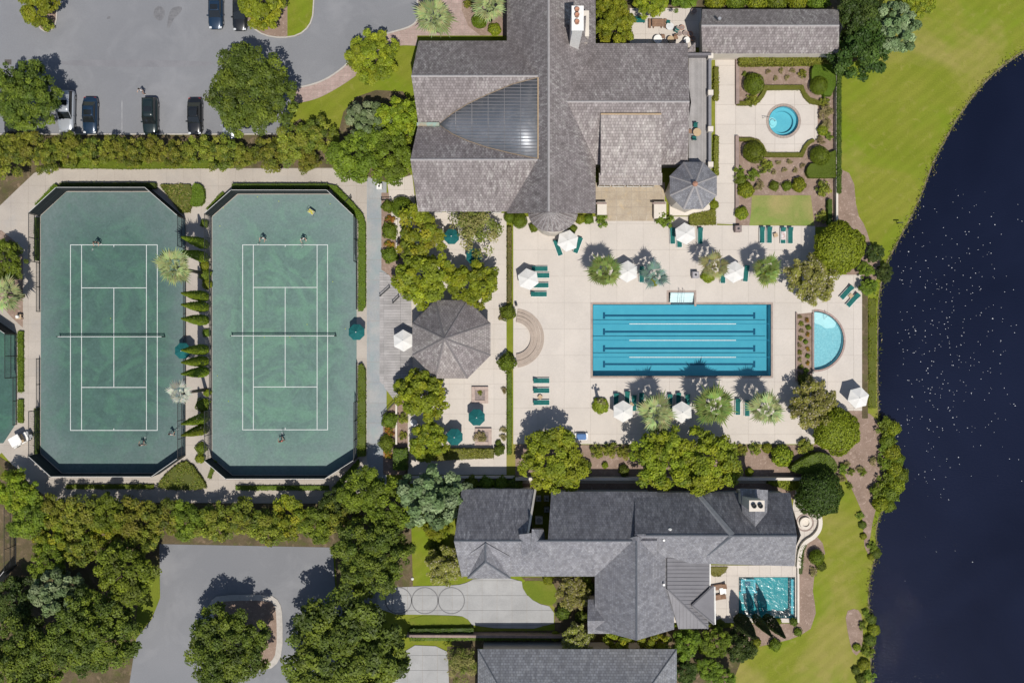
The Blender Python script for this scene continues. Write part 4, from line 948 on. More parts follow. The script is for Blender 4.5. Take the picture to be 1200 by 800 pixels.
SB = {'lime': ball_mesh('foliage', 80, 1, .8, 1500, .17, LIME, .12), 'mid': ball_mesh('foliage', 81, 1, .8, 1500, .17, MID, .14), 'dark': ball_mesh('foliage', 82, 1, .8, 1500, .17, OAK, .14),
      'clip': ball_mesh('foliage', 83, 1, .9, 2200, .11, [(.15,.20,.014),(.13,.18,.014)], .02),
      'loose': crown('foliage', 84, 1, .75, 26, 900, .2, MYR, .3, (.3,1), .3, -.2), 'green': crown('foliage', 85, 1, .75, 26, 900, .2, MID, .3, (.3,1), .3, -.2),
      'rust': crown('foliage', 86, 1, .6, 24, 800, .18, [(.30,.25,.11),(.36,.28,.15),(.24,.21,.08),(.2,.2,.06)], .3, (.3,1), .3, -.2), 'flame': crown('foliage', 87, 1, .6, 24, 800, .18, [(.42,.25,.02),(.36,.16,.02),(.2,.18,.02),(.12,.14,.014)], .3, (.3,1), .3, -.2)}
def trunk_mesh(seed, h, r, spread):
    q = random.Random(seed); bm = bmesh.new(); top = Vector((q.uniform(-.2,.2), q.uniform(-.2,.2), h))
    tube(bm, [(0,0,-.1),(0,0,.3),(top.x*.5,top.y*.5,h*.55),top], [r*1.5,r*1.1,r*.85,r*.6], 8)
    for k in range(6):
        a = k*1.05+q.uniform(-.3,.3); s = spread*q.uniform(.6,.95); z0 = h*q.uniform(.6,.95)
        tube(bm, [(top.x*.7,top.y*.7,z0),(math.cos(a)*s*.5,math.sin(a)*s*.5,z0+spread*.28),(math.cos(a)*s,math.sin(a)*s,z0+spread*.5)], [r*.5,r*.32,r*.1], 6)
    return mesh_of(bm, 'trunk', MBARK, True)
TK = [trunk_mesh(k, 1, .055, .62) for k in range(3)]
RB = {'oak':6.0,'myr':2.6,'yel':3.8,'lim':3.2,'mid':3.4,'gol':2.8,'gre':3.2,'flo':2.9,'spa':3.2,'dar':3.0,'bal':2.8}
def tree(x, y, r, kind, lab, h=None, cat='tree', group=None, name='tree', sz=1.0):
    """x, y, r: crown seen from above; the crown's middle hangs at 0.62 h"""
    base = RB[kind[:3]] if kind != 'darkball' else 2.8
    rm = r/PPM*1.04; h = h or max(2.2, rm*1.55); zc = h*.62
    c = P(x, y, zc); g = empty(name, (c.x, c.y, 0), rnd.uniform(0, 6.28), lab, cat, group)
    link('trunk', TK[rnd.randrange(3)], g, (0,0,0), None, (rm*.9, rm*.9, h*.62))
    s = rm/base; link('crown', CR[kind], g, (0,0,zc), (0,0,rnd.uniform(0,6.28)), (s*rnd.uniform(.95,1.05), s*rnd.uniform(.95,1.05), s*(h*.46/(base*.85*s)) if h*.46 < rm else s))
    return g
def shrub(x, y, r, kind, lab, cat='shrub', group=None, name='shrub', hz=1.0, z=0):
    rm = r/PPM; c = P(x, y, rm*.5); g = empty(name, (c.x, c.y, z), rnd.uniform(0, 6.28), lab, cat, group)
    bm_ = STEM; link('stem', bm_, g, (0,0,0), None, (rm,rm,rm)); link('foliage', SB[kind], g, (0,0,rm*.55*hz), None, (rm, rm*rnd.uniform(.9,1.1), rm*hz)); return g
bm = bmesh.new()
for k in range(5): tube(bm, [(0,0,-.05),(.25*math.cos(k*1.26),.25*math.sin(k*1.26),.5)], [.05,.025], 5)
STEM = mesh_of(bm, 'stem', MBARK)
# clipped hedge along an outline
def hedge(pts, h, lab, pal=None, sm=0, leaf=.15, dens=95, z0=0, group=None, name='hedge', cat='hedge', px_z=None, wob=.05):
    if sm: pts = smooth_poly(pts, sm)
    poly = W2(pts, h*.8 if px_z is None else px_z); pal = pal or [(.16,.21,.014),(.14,.185,.014),(.19,.22,.016)]
    rng = np.random.default_rng(len(lab)*131+int(abs(poly[0][0])*97)); v, f = tri_region(poly); C = []; Nn = []
    V = np.array([(p.x, p.y) for p in v])
    for t in f:
        a, b, c = V[t[0]], V[t[1]], V[t[2]]; ar = abs((b[0]-a[0])*(c[1]-a[1])-(b[1]-a[1])*(c[0]-a[0]))/2; n = rng.poisson(ar*dens)
        u = rng.random((n,2)); m = u.sum(1) > 1; u[m] = 1-u[m]; q = a+(b-a)*u[:,:1]+(c-a)*u[:,1:]
        C.append(np.hstack([q, np.full((n,1), h)])); Nn.append(np.tile((0,0,1.), (n,1)))
    n_ = len(poly); area2 = sum(poly[i-1][0]*poly[i][1]-poly[i][0]*poly[i-1][1] for i in range(n_)); sg = 1 if area2 > 0 else -1
    for i in range(n_):
        a = np.array(poly[i-1]); b = np.array(poly[i]); L = np.linalg.norm(b-a); n = rng.poisson(L*h*dens)
        if n == 0: continue
        u = rng.random((n,1)); nr = np.array([(b-a)[1], -(b-a)[0]])/max(L,1e-6)*sg
        C.append(np.hstack([a+(b-a)*u, rng.random((n,1))*h])); Nn.append(np.tile((nr[0],nr[1],.3), (n,1)))
    C = np.vstack(C); Nn = np.vstack(Nn); n = len(C)
    C[:,2] += wob*(np.sin(C[:,0]*3.1)+np.sin(C[:,1]*2.7+1)+np.sin(C[:,0]*1.3+C[:,1]*1.7))
    C += rng.normal(size=C.shape)*.045; org = C[:,:2].mean(0); C[:,:2] -= org
    cv = [(x-org[0], y-org[1], z) for z in (0, h*.93) for x, y in poly]; bm = bmesh.new(); vs = [bm.verts.new(q) for q in cv]
    cf = [[i, (i+1) % n_, n_+(i+1) % n_, n_+i] for i in range(n_)]
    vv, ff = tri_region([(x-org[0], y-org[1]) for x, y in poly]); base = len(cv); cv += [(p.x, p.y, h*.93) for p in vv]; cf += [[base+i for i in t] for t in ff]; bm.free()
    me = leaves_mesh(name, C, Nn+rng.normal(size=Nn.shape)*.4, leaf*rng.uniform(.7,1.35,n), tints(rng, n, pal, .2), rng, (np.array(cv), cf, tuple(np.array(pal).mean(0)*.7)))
    return tag(link(name, me, None, (org[0], org[1], z0)), lab, cat, group)
def strip(x0, y0, x1, y1, w):
    d = Vector((x1-x0, y1-y0)).normalized(); n = Vector((-d.y, d.x))*w/2
    return [(x0+n.x,y0+n.y),(x1+n.x,y1+n.y),(x1-n.x,y1-n.y),(x0-n.x,y0-n.y)]

# ---- fan palms, every frond its own leaf
def frond_mesh(seed, L, col, seg=11, droop=.3):
    q = random.Random(seed); bm = bmesh.new(); pt = L*.40
    tube(bm, [(0,0,0),(pt*.5,0,pt*.10),(pt,0,pt*.05)], [.035,.025,.02], 4)
    for k in range(seg):
        a = R(-64+128*k/(seg-1)); ln = L*.62*(1-.32*abs(a)/R(64))*q.uniform(.82,1.12); w = .062+.022*q.random()
        dx, dy = math.cos(a), math.sin(a); z0 = pt*.05
        p0 = Vector((pt,0,z0)); p1 = p0+Vector((dx*ln*.5, dy*ln*.5, .04-.12*droop*ln)); p2 = p0+Vector((dx*ln, dy*ln, -droop*ln*q.uniform(.6,1.3)))
        n = Vector((-dy,dx,0))*w; f = [bm.verts.new(v) for v in (p0, p1+n+Vector((0,0,-.03)), p2, p1-n+Vector((0,0,-.03)), p1+Vector((0,0,.03)))]
        bm.faces.new((f[0],f[1],f[4])); bm.faces.new((f[1],f[2],f[4])); bm.faces.new((f[2],f[3],f[4])); bm.faces.new((f[3],f[0],f[4]))
    me = mesh_of(bm, 'frond', MLEAF); a = me.attributes.new('tint', 'FLOAT_COLOR', 'POINT')
    for i in range(len(me.vertices)): a.data[i].color = (*[c*q.uniform(.8,1.15) for c in col], 1)
    return me
PALMC = {'green': (.22,.29,.075), 'pale': (.34,.39,.17), 'blue': (.20,.30,.26), 'silver': (.48,.50,.42), 'dry': (.30,.29,.12)}
FR = {k: [frond_mesh(i*7+len(k), 1.55, tuple(c*(.7+.28*i) for c in PALMC[k])) for i in range(3)] for k in PALMC}
FRP = [None]
def palm(x, y, r, h, kind, lab, n=30, group=None):
    c = P(x, y, h); g = empty('palm_tree', (c.x, c.y, 0), 0, lab, 'palm tree', group)
    bm = bmesh.new(); tube(bm, [(0,0,-.1),(0,0,h*.5),(.03,0,h)], [.24,.19,.17], 10); link('trunk', mesh_of(bm, 'trunk', MBARK, True), g)
    s = r/PPM*1.25/1.55
    m = int(n*.6)
    for k in range(m):
        az = k*2.39996+rnd.uniform(-.15,.15); el = 66-72*(k/m)**.7; sk = .62 if k < 5 else 1
        link('frond', FR[kind][rnd.randrange(3)], g, (0,0,h+.1), (Matrix.Rotation(az,3,'Z') @ Matrix.Rotation(-R(el),3,'Y')).to_euler(), (s*sk*rnd.uniform(.8,1.15),)*3)
    return g
def cyp_mesh(seed, pal):
    rng = np.random.default_rng(seed); n = 2600; z = rng.random(n)**.8; prof = np.interp(z, [0,.06,.25,.6,1],[.5,.85,1,.68,.06]); a = rng.uniform(0,6.28,n); rr = prof*rng.uniform(.8,1.05,n)*.5
    C = np.stack([np.cos(a)*rr, np.sin(a)*rr, z*5], 1); Nn = np.stack([np.cos(a), np.sin(a), np.full(n,.8)],1)+rng.normal(size=(n,3))*.35
    return leaves_mesh('foliage', C, Nn, .16*rng.uniform(.7,1.4,n), tints(rng, n, pal, .2), rng, None, .5)
CY = [cyp_mesh(5, [(.17,.22,.014),(.145,.195,.014)]), cyp_mesh(6, [(.03,.05,.01),(.04,.06,.012)])]
bm = bmesh.new(); tube(bm, [(0,0,-.1),(0,0,4.2)], [.12,.03], 7); CYT = mesh_of(bm, 'trunk', MBARK)
def cypress(x, y, h, w, lab, dark=0, group=None):
    c = P(x, y); g = empty('cypress_tree', (c.x, c.y, 0), rnd.uniform(0,6), lab, 'cypress', group)
    link('trunk', CYT, g, None, None, (1,1,h/5)); link('foliage', CY[dark], g, (0,0,.05), None, (w, w, h/5)); return g

# ------------------------------------------------ trees
NP = 'trees by the north car park'
tree(30,112,39,'oak0','dark green oak hanging over the silver car at far left', 8)
tree(46,6,22,'lime1','small lime green tree on the top left parking island', 4, group=NP)
tree(294,107,51,'oak1','big dark oak standing right of the row of black cars', 9)
tree(306,6,27,'lime0','lime green tree on the grassy island at the top edge', 5, group=NP)
tree(437.5,67.5,28.5,'yellow0','neat round lime tree on the lawn beside the curving brick path', 5.5)
CLUMP = 'evergreens beside the clubhouse'
tree(432,143,25,'grey','grey green evergreen, upper left of the clump west of the clubhouse', 5, group=CLUMP)
tree(467,142,25,'lime1','bright green evergreen touching the upper left corner of the clubhouse', 6, group=CLUMP)
tree(420,184,31,'mid','mid green tree at lower left of the clump beside the concrete path', 6.5, group=CLUMP)
tree(458,182,29,'mid1','mid green tree against the lower west wall of the clubhouse', 6.5, group=CLUMP)
KT = 'trees round the kitchen terrace'
tree(722,32,23,'yellow1','bright green tree left of the furnished kitchen terrace', 6, group=KT)
tree(718,4,20,'lime0','lime tree at the top edge beside the white chimney', 5, group=KT)
tree(762,2,19,'yellow0','lime tree at the top edge above the picnic table', 5, group=KT)
tree(800,-1,15,'mid','small green tree at the top edge above the pot plants', 4, group=KT)
for k, x in enumerate((838,862,886,910,934,958)): shrub(x, 1, 13, ('lime','mid')[k % 2], '%s shrub from the left along the top edge behind the long building' % ORD[k], group='shrubs behind the long building')
tree(1008,62,31,'dark','very dark tree right of the long garden building', 7, group='trees at the top right lawn')
tree(1003,20,28,'dark','very dark tree at the top edge beside the grey conifer', 7, group='trees at the top right lawn')
tree(1046,35,28,'grey','silvery grey-green conifer on the top right lawn', 7)
tree(1076,2,18,'lime1','lime bush cut by the top edge above the right lawn', 3, group='trees at the top right lawn')
# crape myrtle row between the car park and the courts
row = [(6,186,24),(32,172,20),(57,184,19),(84,174,19),(110,179,17),(136,175,16),(158,179,18),(184,176,17),(208,181,17),(232,175,17),(262,179,22),(288,186,14),(318,180,20),(346,170,24),(374,160,20),(362,190,14)]
for k, (x,y,r) in enumerate(row): tree(x,y,r,'myrtle%d' % (k % 2),'%s loose yellow-green myrtle from the left between car park and courts' % ORD[k], 3.6, group='myrtles between car park and courts', name='crape_myrtle')
hedge([(70,188),(100,186),(180,189),(260,188),(262,196),(150,197.5),(70,196)], .7, 'low bright green hedge under the myrtles north of the courts', [(.15,.21,.014),(.19,.23,.016)])
# south row and woods
row = [(38,604,26),(68,596,20),(62,628,22),(98,604,24),(96,640,22),(130,600,22),(128,628,20),(160,606,24),(192,604,22),(170,632,18),(222,608,22),(252,612,22),(284,606,22),(312,616,22),(342,606,24),(370,612,24),(398,606,22)]
for k, (x,y,r) in enumerate(row): tree(x,y,r,('myrtle0','myrtle1','gold','myrtle1')[k % 4] if k % 5 else 'mid','%s myrtle from the left in the dense row below the courts' % ORD[k], 4.6, group='myrtles below the courts', name='crape_myrtle')
SWG = 'oaks in the bottom left wood'
tree(18,575,24,'yellow1','bright green tree left of the myrtle row at the left edge', 5)
tree(60,655,22,'mid1','green tree beside the cut-off court at bottom left', 5)
tree(148,668,34,'mid1','rounded green tree beside the upper left corner of the lower car park', 7)
tree(70,690,28,'grey','grey green tree at the heart of the bottom left wood', 6.5)
tree(18,705,28,'dark','very dark tree in the gap at the left edge of the wood', 5)
tree(110,740,50,'oak2','large dark oak overhanging the left edge of the lower car park', 9, group=SWG)
tree(34,768,47,'oak0','large dark oak in the very bottom left corner', 9, group=SWG)
tree(267,760,46,'oak1','dark oak standing on the white-kerbed parking island', 8.5)
tree(404,763,67,'oak2','largest dark oak, at the bottom edge left of the driveways', 10)
tree(436,652,45,'oak0','dark oak between the lower car park and the ringed driveway', 9)
MIDG = 'trees south of the right court'
tree(424,573,27,'mid','bright-tipped green tree just below the right court corner', 7, group=MIDG)
tree(458,592,30,'mid1','green tree between the right court and the pale lace-leaved tree', 7, group=MIDG)
tree(392,590,18,'dark','small dark tree under the lower right corner of the right court', 4, group=MIDG)
tree(508,582,37,'grey','pale lace-leaved grey green tree left of the lower house', 7.5)
tree(512,615,17,'yellow1','small yellow green tree against the lower house west wall', 4)
tree(523,664,22,'flower','olive bush tree beside the three-ringed driveway and house corner', 4.5)
shrub(513,643,10,'dark','small dark spiky shrub by the lower house west wall')
# pool side trees
tree(648,540,37,'yellow0','round yellow-green tree at the lower left corner of the pool deck', 6.5)
PS = 'twin trees below the pool'
tree(776,536,36,'yellow1','left of the twin yellow-green trees below the pool', 7, group=PS)
tree(826,541,37,'yellow0','right of the twin yellow-green trees below the pool', 7, group=PS)
tree(949,329,27,'flower','pale blossoming olive tree above the paddling pool', 5)
tree(950,473,27,'flower','olive tree with pale specks just below the paddling pool', 5)
tree(983,291,27.5,'ball','big clipped lime ball tree right of the garden lawn', 4.6, name='clipped_tree')
tree(980,505,25,'ball','big clipped lime ball tree below the paddling pool umbrella', 4.4, name='clipped_tree')
tree(959,578,26,'darkball','dark glossy rounded tree at the lower house north-east corner', 4.5, name='clipped_tree')
CF = 'trees on the café terrace'
tree(492,275,30,'gold','yellowing tree right of the topiary ball on the café terrace', 5, group=CF)
tree(497,327,33,'lime0','full bright green tree just above the octagonal pavilion', 6, group=CF)
tree(556,270,27,'sparse','thin see-through tree below the clubhouse eave', 4.8, group=CF)
tree(556,334,27,'lime1','bright green tree touching the pavilion roof from above right', 6, group=CF)
tree(495,463,29,'lime0','bright green tree touching the pavilion from below left', 6, group=CF)
tree(503,517,22,'lime1','green tree left of the two green umbrellas', 4.5, group=CF)
tree(474,455,12,'lime1','small green tree at the foot of the boardwalk', 3.5, group=CF)
# lower house planting
LH = 'trees round the lower house'
tree(673,694,19,'flower','olive shrub tree in the courtyard beside the round lawn', 4, group=LH)
tree(675,750,19,'flower','olive shrub tree between the lower house and the bottom roof', 4, group=LH)
tree(725,752,17,'gold','golden tree under the prow of the lower house, left half', 4, group=LH)
tree(762,752,18,'gold','golden tree under the prow of the lower house, right half', 4, group=LH)
for k,(x,y,r,kd) in enumerate(((803,752,18,'mid'),(838,752,17,'mid1'),(866,757,18,'dark'),(802,786,15,'dark'),(830,782,15,'mid'),(848,795,13,'mid1'))): tree(x,y,r,kd,'%s dark green tree, left to right, in the thicket below the metal porch roof' % ORD[k], 4, group='thicket below the porch roof')
tree(540,778,19,'sparse','pale bamboo-like bush left of the bottom roof', 3.5)
# ------------------------------------------------ palms
PG = 'fan palms round the pool'
palm(709,318,17,4.4,'green','green fan palm above the upper left corner of the pool',32,PG)
palm(767,323,14,4.2,'blue','blue-grey fan palm above the lap pool, right of an umbrella',26,PG)
palm(837,312,15,4.4,'dry','thin yellowish palm above the pool beside the trash bin',24,PG)
palm(898,316,16,4.4,'green','green fan palm above the upper right corner of the pool',32,PG)
palm(768,483,19,4.6,'pale','pale green fan palm between the two umbrellas below the pool',34,PG)
palm(836,475,20,4.8,'green','large green fan palm right of the umbrellas below the pool',36,PG)
palm(898,479,18,4.6,'pale','pale fan palm below the lower right corner of the pool',34,PG)
palm(704,470,6,3.6,'dry','slim young palm in the round bush below the pool corner',10,PG)
palm(509,21,19,5,'pale','large pale palm beside the brick entrance walk',34,'palms at the clubhouse entrance')
palm(574,8,17,5,'pale','pale palm cut by the top edge in the entrance bed',32,'palms at the clubhouse entrance')
palm(205,313,18,10.2,'pale','tall straw-coloured palm leaning between the two courts, upper',34,'palms between the courts')
palm(211,461,12,9.4,'silver','silver grey palm between the two courts, lower',24,'palms between the courts')
palm(8,345,20,4,'pale','arching palm at the left edge above the cut-off court',26,'plants at the left edge')
tree(8,305,22,'mid1','dark green bush tree at the left edge beside the path', 4.5, group='plants at the left edge')
# ------------------------------------------------ cypresses
ys = [281,297,345,358,374,410,424,437,494,507]
for k, y in enumerate(ys): cypress(242, 400+(y-400)*.95, 9.0, 1.3, '%s narrow cypress from the top in the row between the courts' % ORD[k], 0, 'cypresses between the courts')
for k, (x,y,w) in enumerate(((866,724,1.9),(884,722,1.15),(898,723,1.5))): cypress(x, y, 8.2, w, ('wide dark cypress at the lower left of the private pool','slender dark cypress in the middle below the private pool','dark cypress at the lower right of the private pool')[k], 1, 'cypresses below the private pool')
for k,(x,y,r) in enumerate(((240,262,5),(240,311,6),(241,322,7),(243,333,6),(238,474,8),(240,484,5),(236,525,7),(235,537,6),(242,390,5),(243,460,5))): shrub(x,y,r,('mid','lime')[k % 2],'%s low bush from the top under the cypress row' % ORD[k], group='bushes under the cypress row')

# ------------------------------------------------ hedges and shrubs
DKH = [(.08,.125,.014),(.065,.105,.012),(.095,.14,.016)]; TRF = [(.14,.20,.012),(.12,.18,.012)]
CH = 'hedges round the courts'
hedge(strip(70,217.5,182,217.5,6), .9, 'thin hedge along the top fence of the left court', DKH, group=CH)
hedge(strip(43,241,66,217,5), .7, 'short hedge at the upper left chamfer of the left court', TRF, group=CH)
hedge(strip(272,218.5,384,218.5,6), .9, 'thin hedge along the top fence of the right court', DKH, group=CH)
hedge([(384,216),(394,218),(412,236),(425,251),(428,262),(428,358),(424,364),(420,364),(420,258),(404,242)], .8, 'clipped green hedge along the upper right side of the right court', TRF, group=CH)
hedge([(420,428),(424,426),(428,434),(428,534),(419,535)], .8, 'clipped green hedge along the lower right side of the right court', TRF, group=CH)
hedge(strip(78,570,180,570,5), .35, 'thin green strip hedge under the bottom fence of the left court', TRF, group=CH)
hedge(strip(276,571.5,385,571.5,5), .35, 'thin green strip hedge under the bottom fence of the right court', TRF, group=CH)
hedge([(389,572),(395,574),(421,545),(420,538)], .5, 'green hedge along the lower right chamfer of the right court', TRF, group=CH)
hedge([(20.8,388),(27,388),(27,459),(20.8,459)], .4, 'narrow grass-green hedge left of the path, upper length', TRF, group=CH)
hedge([(20.8,468),(27,468),(27,495),(20.8,495)], .4, 'narrow grass-green hedge left of the path, lower length', TRF, group=CH)
hedge(strip(42.5,478,42.5,535,4), .6, 'dark creeper strip along the lower left side of the left court', DKH, group=CH)
hedge(strip(42.5,255,42.5,305,4), .6, 'dark creeper strip along the upper left side of the left court', DKH, group=CH)
hedge([(225,215),(236,216),(240,226),(238,240),(226,242),(222,238),(226,228)], .8, 'rounded clipped hedge at the upper right outside the left court', TRF, 1)
hedge([(188,217),(222,216),(226,228),(222,248),(212,249)], .5, 'flat yellow-green shrub patch between hedge and the left court fence', [(.14,.15,.02),(.10,.13,.014),(.2,.17,.05)], 0, .22)
hedge([(208,543),(222,540),(240,565),(242,573),(184,573),(188,562)], .5, 'low yellow-green shrub patch below the left court, right corner', [(.14,.16,.02),(.10,.13,.014),(.17,.17,.03)], 1, .22)
hedge(strip(245,560,252,540,4), .4, 'small green strip beside the lower left chamfer of the right court', TRF)
hedge(strip(243,246,262,226,4), .4, 'small green strip beside the upper left chamfer of the right court', TRF)
# spa garden
YH = [(.20,.22,.025),(.17,.20,.02),(.23,.23,.04)]
BX = 'box edging of the spa garden'
hedge([(866,66),(978,66),(978,75),(866,76)], 1.2, 'thick ragged hedge below the long building', YH, leaf=.2, group=BX)
hedge(smooth_poly([(864,119),(880,119),(888,115),(893,108),(896,100),(941,100),(944,108),(950,115),(962,119),(962,123.5),(949,121),(942,114),(938,105),(899,105.5),(896,112),(890,120),(880,123.5),(864,123.5)],0), .45, 'low box edging curving above the round spa', YH, leaf=.1, group=BX)
hedge([(864,162),(880,161.5),(889,164),(895,170),(899,179),(938,179),(942,171),(947,165),(953,162.5),(955,165.5),(949,169),(945,174),(941,184),(897,184),(893,174),(887,168),(880,165.5),(864,165.5)], .45, 'low box edging curving below the round spa', YH, leaf=.1, group=BX)
hedge([(951,82),(954,76),(972,73),(979,77),(979,100),(974,112),(966,112),(960,104),(951,97)], .9, 'smooth green clipped block, upper right of the spa garden', TRF, 0, .09, 120, group=BX)
hedge([(946,197),(950,192),(965,192),(970,180),(979,176),(979,208),(948,208),(945,203)], .9, 'smooth green clipped block, lower right of the spa garden', TRF, 0, .09, 120, group=BX)
hedge(strip(983,80,983,226,5), 1.1, 'long dark hedge outside the right wall of the spa garden', DKH, group=BX)
hedge(strip(972.5,234,972.5,262,4.5), .9, 'short dark hedge beside the right end of the garden lawn', DKH, group=BX)
for k,(x,y,r) in enumerate(((883,99,12),(959,101,10.5),(883,179,12.5),(960,183,11))):
    shrub(x,y,r,'clip',('large','smaller','large','smaller')[k]+' clipped ball at '+('upper left','upper right','lower left','lower right')[k]+' of the round spa','topiary','topiary balls round the spa','topiary_ball',1.1)
GS = 'shrubs in the spa garden'
for k,(x,y,r,kd,lab) in enumerate((
    (881,117,7,'loose','pale shrub under the upper left topiary ball'),(873,88,4,'green','tiny green plant above the upper left topiary ball'),(940,87,5,'loose','small olive tuft left of the upper clipped block'),
    (967,131,8,'rust','rusty grass clump right of the spa, upper'),(968,146,7,'rust','rusty grass clump right of the spa, lower'),(964,153,6.5,'lime','yellow bush right of the spa'),(966,120,6,'loose','olive shrub below the upper right topiary ball'),
    (897,195,8,'loose','olive shrub right of the lower left topiary ball'),(867,203,7,'green','green shrub beside the low brick wall, upper'),(882,204,7,'green','green shrub between the two lower left bushes'),(868,212,7,'mid','deep green shrub against the brick wall'),
    (874,223,10,'lime','yellow-green shrub left of the garden lawn'),(869,250,8,'lime','yellow-green shrub at the lower left corner of the garden lawn'),(907,218,6,'mid','rounded olive shrub above the garden lawn, left'),(922,218,6,'mid','rounded olive shrub above the garden lawn, middle'),
    (936,217,9,'lime','bright lime shrub above the garden lawn, right'),(965,221,9,'loose','olive shrub at the upper right corner of the lawn'),(963,254,7,'loose','olive shrub at the lower right corner of the lawn'),(890,218,6,'rust','rust brown shrub above the garden lawn'),
    (961,165,5,'rust','rusty tuft above the lower right topiary ball'),(970,160,5,'green','green tuft beside the right garden wall'))): shrub(x,y,r,kd,lab,group=GS)
for k,(x,y) in enumerate(((900,84),(915,83),(922,91),(929,83),(909,92),(912,191),(925,190),(919,199),(932,200),(907,202),(940,194))): shrub(x,y,3.2,'rust','%s tiny twiggy plant in the mulch beds above and below the spa' % ORD[k],'plant','bedding plants round the spa','bedding_plant')
WL = 'planting beside the terrace wall'
hedge(strip(839.5,79,839.5,117,5), .7, 'yellow-green strip along the roof terrace wall, upper', YH, leaf=.2, group=WL)
hedge(strip(839.5,160,839.5,205,5), .7, 'yellow-green strip along the roof terrace wall, lower', YH, leaf=.2, group=WL)
shrub(836,240,6,'lime','small lime shrub at the right foot of the turret',group=WL)
hedge([(808,252),(838,245),(839,263),(808,263)], .6, 'shrub bed below the turret base', YH, leaf=.22, group=WL)
shrub(777,259,10,'green','leafy green shrub at the right end of the stone patio',group=WL); shrub(704,258,8,'green','leafy green shrub at the left end of the stone patio',group=WL)
shrub(690,257,6,'mid','dark rounded shrub right of the clubhouse bay',group=WL); shrub(680,257,6,'lime','lime shrub close to the clubhouse bay right side',group=WL); shrub(609,259,9,'clip','clipped dome left of the clubhouse bay',group=WL); shrub(597,255,7,'clip','smaller clipped dome at the top of the long strip hedge',group=WL)
shrub(626,266,6,'mid','small shrub hugging the left of the clubhouse bay',group=WL); shrub(671,268,5,'mid','small shrub hugging the right of the clubhouse bay',group=WL)
# strip between café terrace and pool deck
hedge(strip(597,266,597,355,4.5), .8, 'narrow hedge strip left of the pool deck, upper length', [(.14,.13,.03),(.10,.12,.016),(.22,.16,.06)], group='strip hedges at the pool deck')
hedge(strip(597,436,597,532,4.5), .8, 'narrow hedge strip left of the pool deck, lower length', TRF, group='strip hedges at the pool deck')
shrub(595,366,9.5,'mid','bushy round shrub at the top of the curved steps',hz=1.3); shrub(594,425,11,'mid','bushy round shrub at the foot of the curved steps',hz=1.3)
for k,(x,y) in enumerate(((591,457),(590,503),(590,512),(588,372))): shrub(x,y,4,'rust','%s brown tuft from the top beside the strip hedge' % ORD[k],group='brown tufts')
# café terrace planting
shrub(471,243,12.5,'clip','large clipped ball by the entrance gate of the clay path','topiary')
CB = 'beds beside the clay path'
for k,(x,y,r,kd,lab) in enumerate(((455,242,7,'mid','dark shrub touching the large clipped ball'),(458,257,6,'flame','orange flowering shrub below the clipped ball'),(457,271,9,'mid','round green shrub beside the clay path, upper'),(457,287,6,'flame','orange flowers between two green path shrubs'),(457,299,9,'mid','round green shrub beside the clay path, lower'),
    (457,492,9,'mid','green shrub in the lower path bed, upper'),(456,505,6,'flame','orange flowers in the lower path bed'),(453,519,9,'mid','green shrub in the lower path bed, lower'),(454,531,6,'flame','orange flowers at the bottom end of the path bed'),(474,250,7,'dark','dark shrub in the shade below the clipped ball'),(473,490,6,'loose','thin yellow shrub beside the narrow path'),(472,510,5,'loose','thin yellow tuft beside the narrow path, lower'))): shrub(x,y,r,kd,lab,group=CB)
hedge([(461,526),(477,526),(477,550),(461,550)], 1.6, 'square clipped hedge block by the narrow path', DKH+TRF)
hedge([(495,526),(578,526),(578,536),(495,540)], 1.1, 'long clipped hedge below the green umbrellas', YH, leaf=.18)
shrub(585,527,7,'dark','dark spiky shrub at the right end of the long hedge'); shrub(584,519,4,'dark','small teal-dark plant above the long hedge end')
for k,(x,y) in enumerate(((552,567),(570,566),(588,567))): shrub(x,y,9,'mid','%s of three green bushes along the top eave of the lower house left wing' % ORD[k],group='bushes above the lower house')
# shrub bed below the pool deck
for k,(x,y,r,kd,lab) in enumerate(((700,528,8,'loose','olive grass clump left in the bed below the pool'),(716,527,9,'loose','olive grass clump in the middle of the bed below the pool'),(732,530,8,'loose','olive grass clump right in the bed below the pool'),(731,551,7,'dark','dark bush against the wall below the pool'),(709,545,4,'lime','tiny lime bush in the bed below the pool'),
    (683,548,10,'dark','dark bush tucked against the round tree at the deck corner'),(604,567,9,'dark','dark bush at the left end of the long wall'),(868,527,7,'loose','tawny clump in the right part of the bed below the pool'),(885,525,7,'loose','olive clump left of the big lime shrub'),(899,525,6,'lime','small lime clump left of the big lime shrub'),(916,534,13,'lime','big lime shrub at the right end of the shrub bed'),(943,524,9,'loose','reddish olive shrub under the clipped ball tree'),(878,553,5,'lime','tiny lime plant near the right end of the long wall'))): shrub(x,y,r,kd,lab,group='shrubs below the pool')
hedge([(924,548),(938,539),(955,530),(968,531),(980,540),(980,554),(965,557),(935,555)], 1.5, 'long clipped dark-green mound between the ball tree and the glossy tree', [(.13,.18,.014),(.11,.155,.013)], 1)
hedge([(900,563),(940,562),(942,566),(938,572),(924,574),(900,566)], .9, 'lime hedge strip above the lower house right end', LIME, leaf=.2)
# round planting under palms
for k,(x,y,r) in enumerate(((830,323,8),(900,321,9),(704,475,9.5),(708,326,8),(766,330,6))): shrub(x,y,r,'lime','low bush at the foot of the '+('thin yellowish palm','upper right pool palm','slim young palm','upper left pool palm','blue-grey palm')[k],group='bushes under the pool palms',hz=.7)
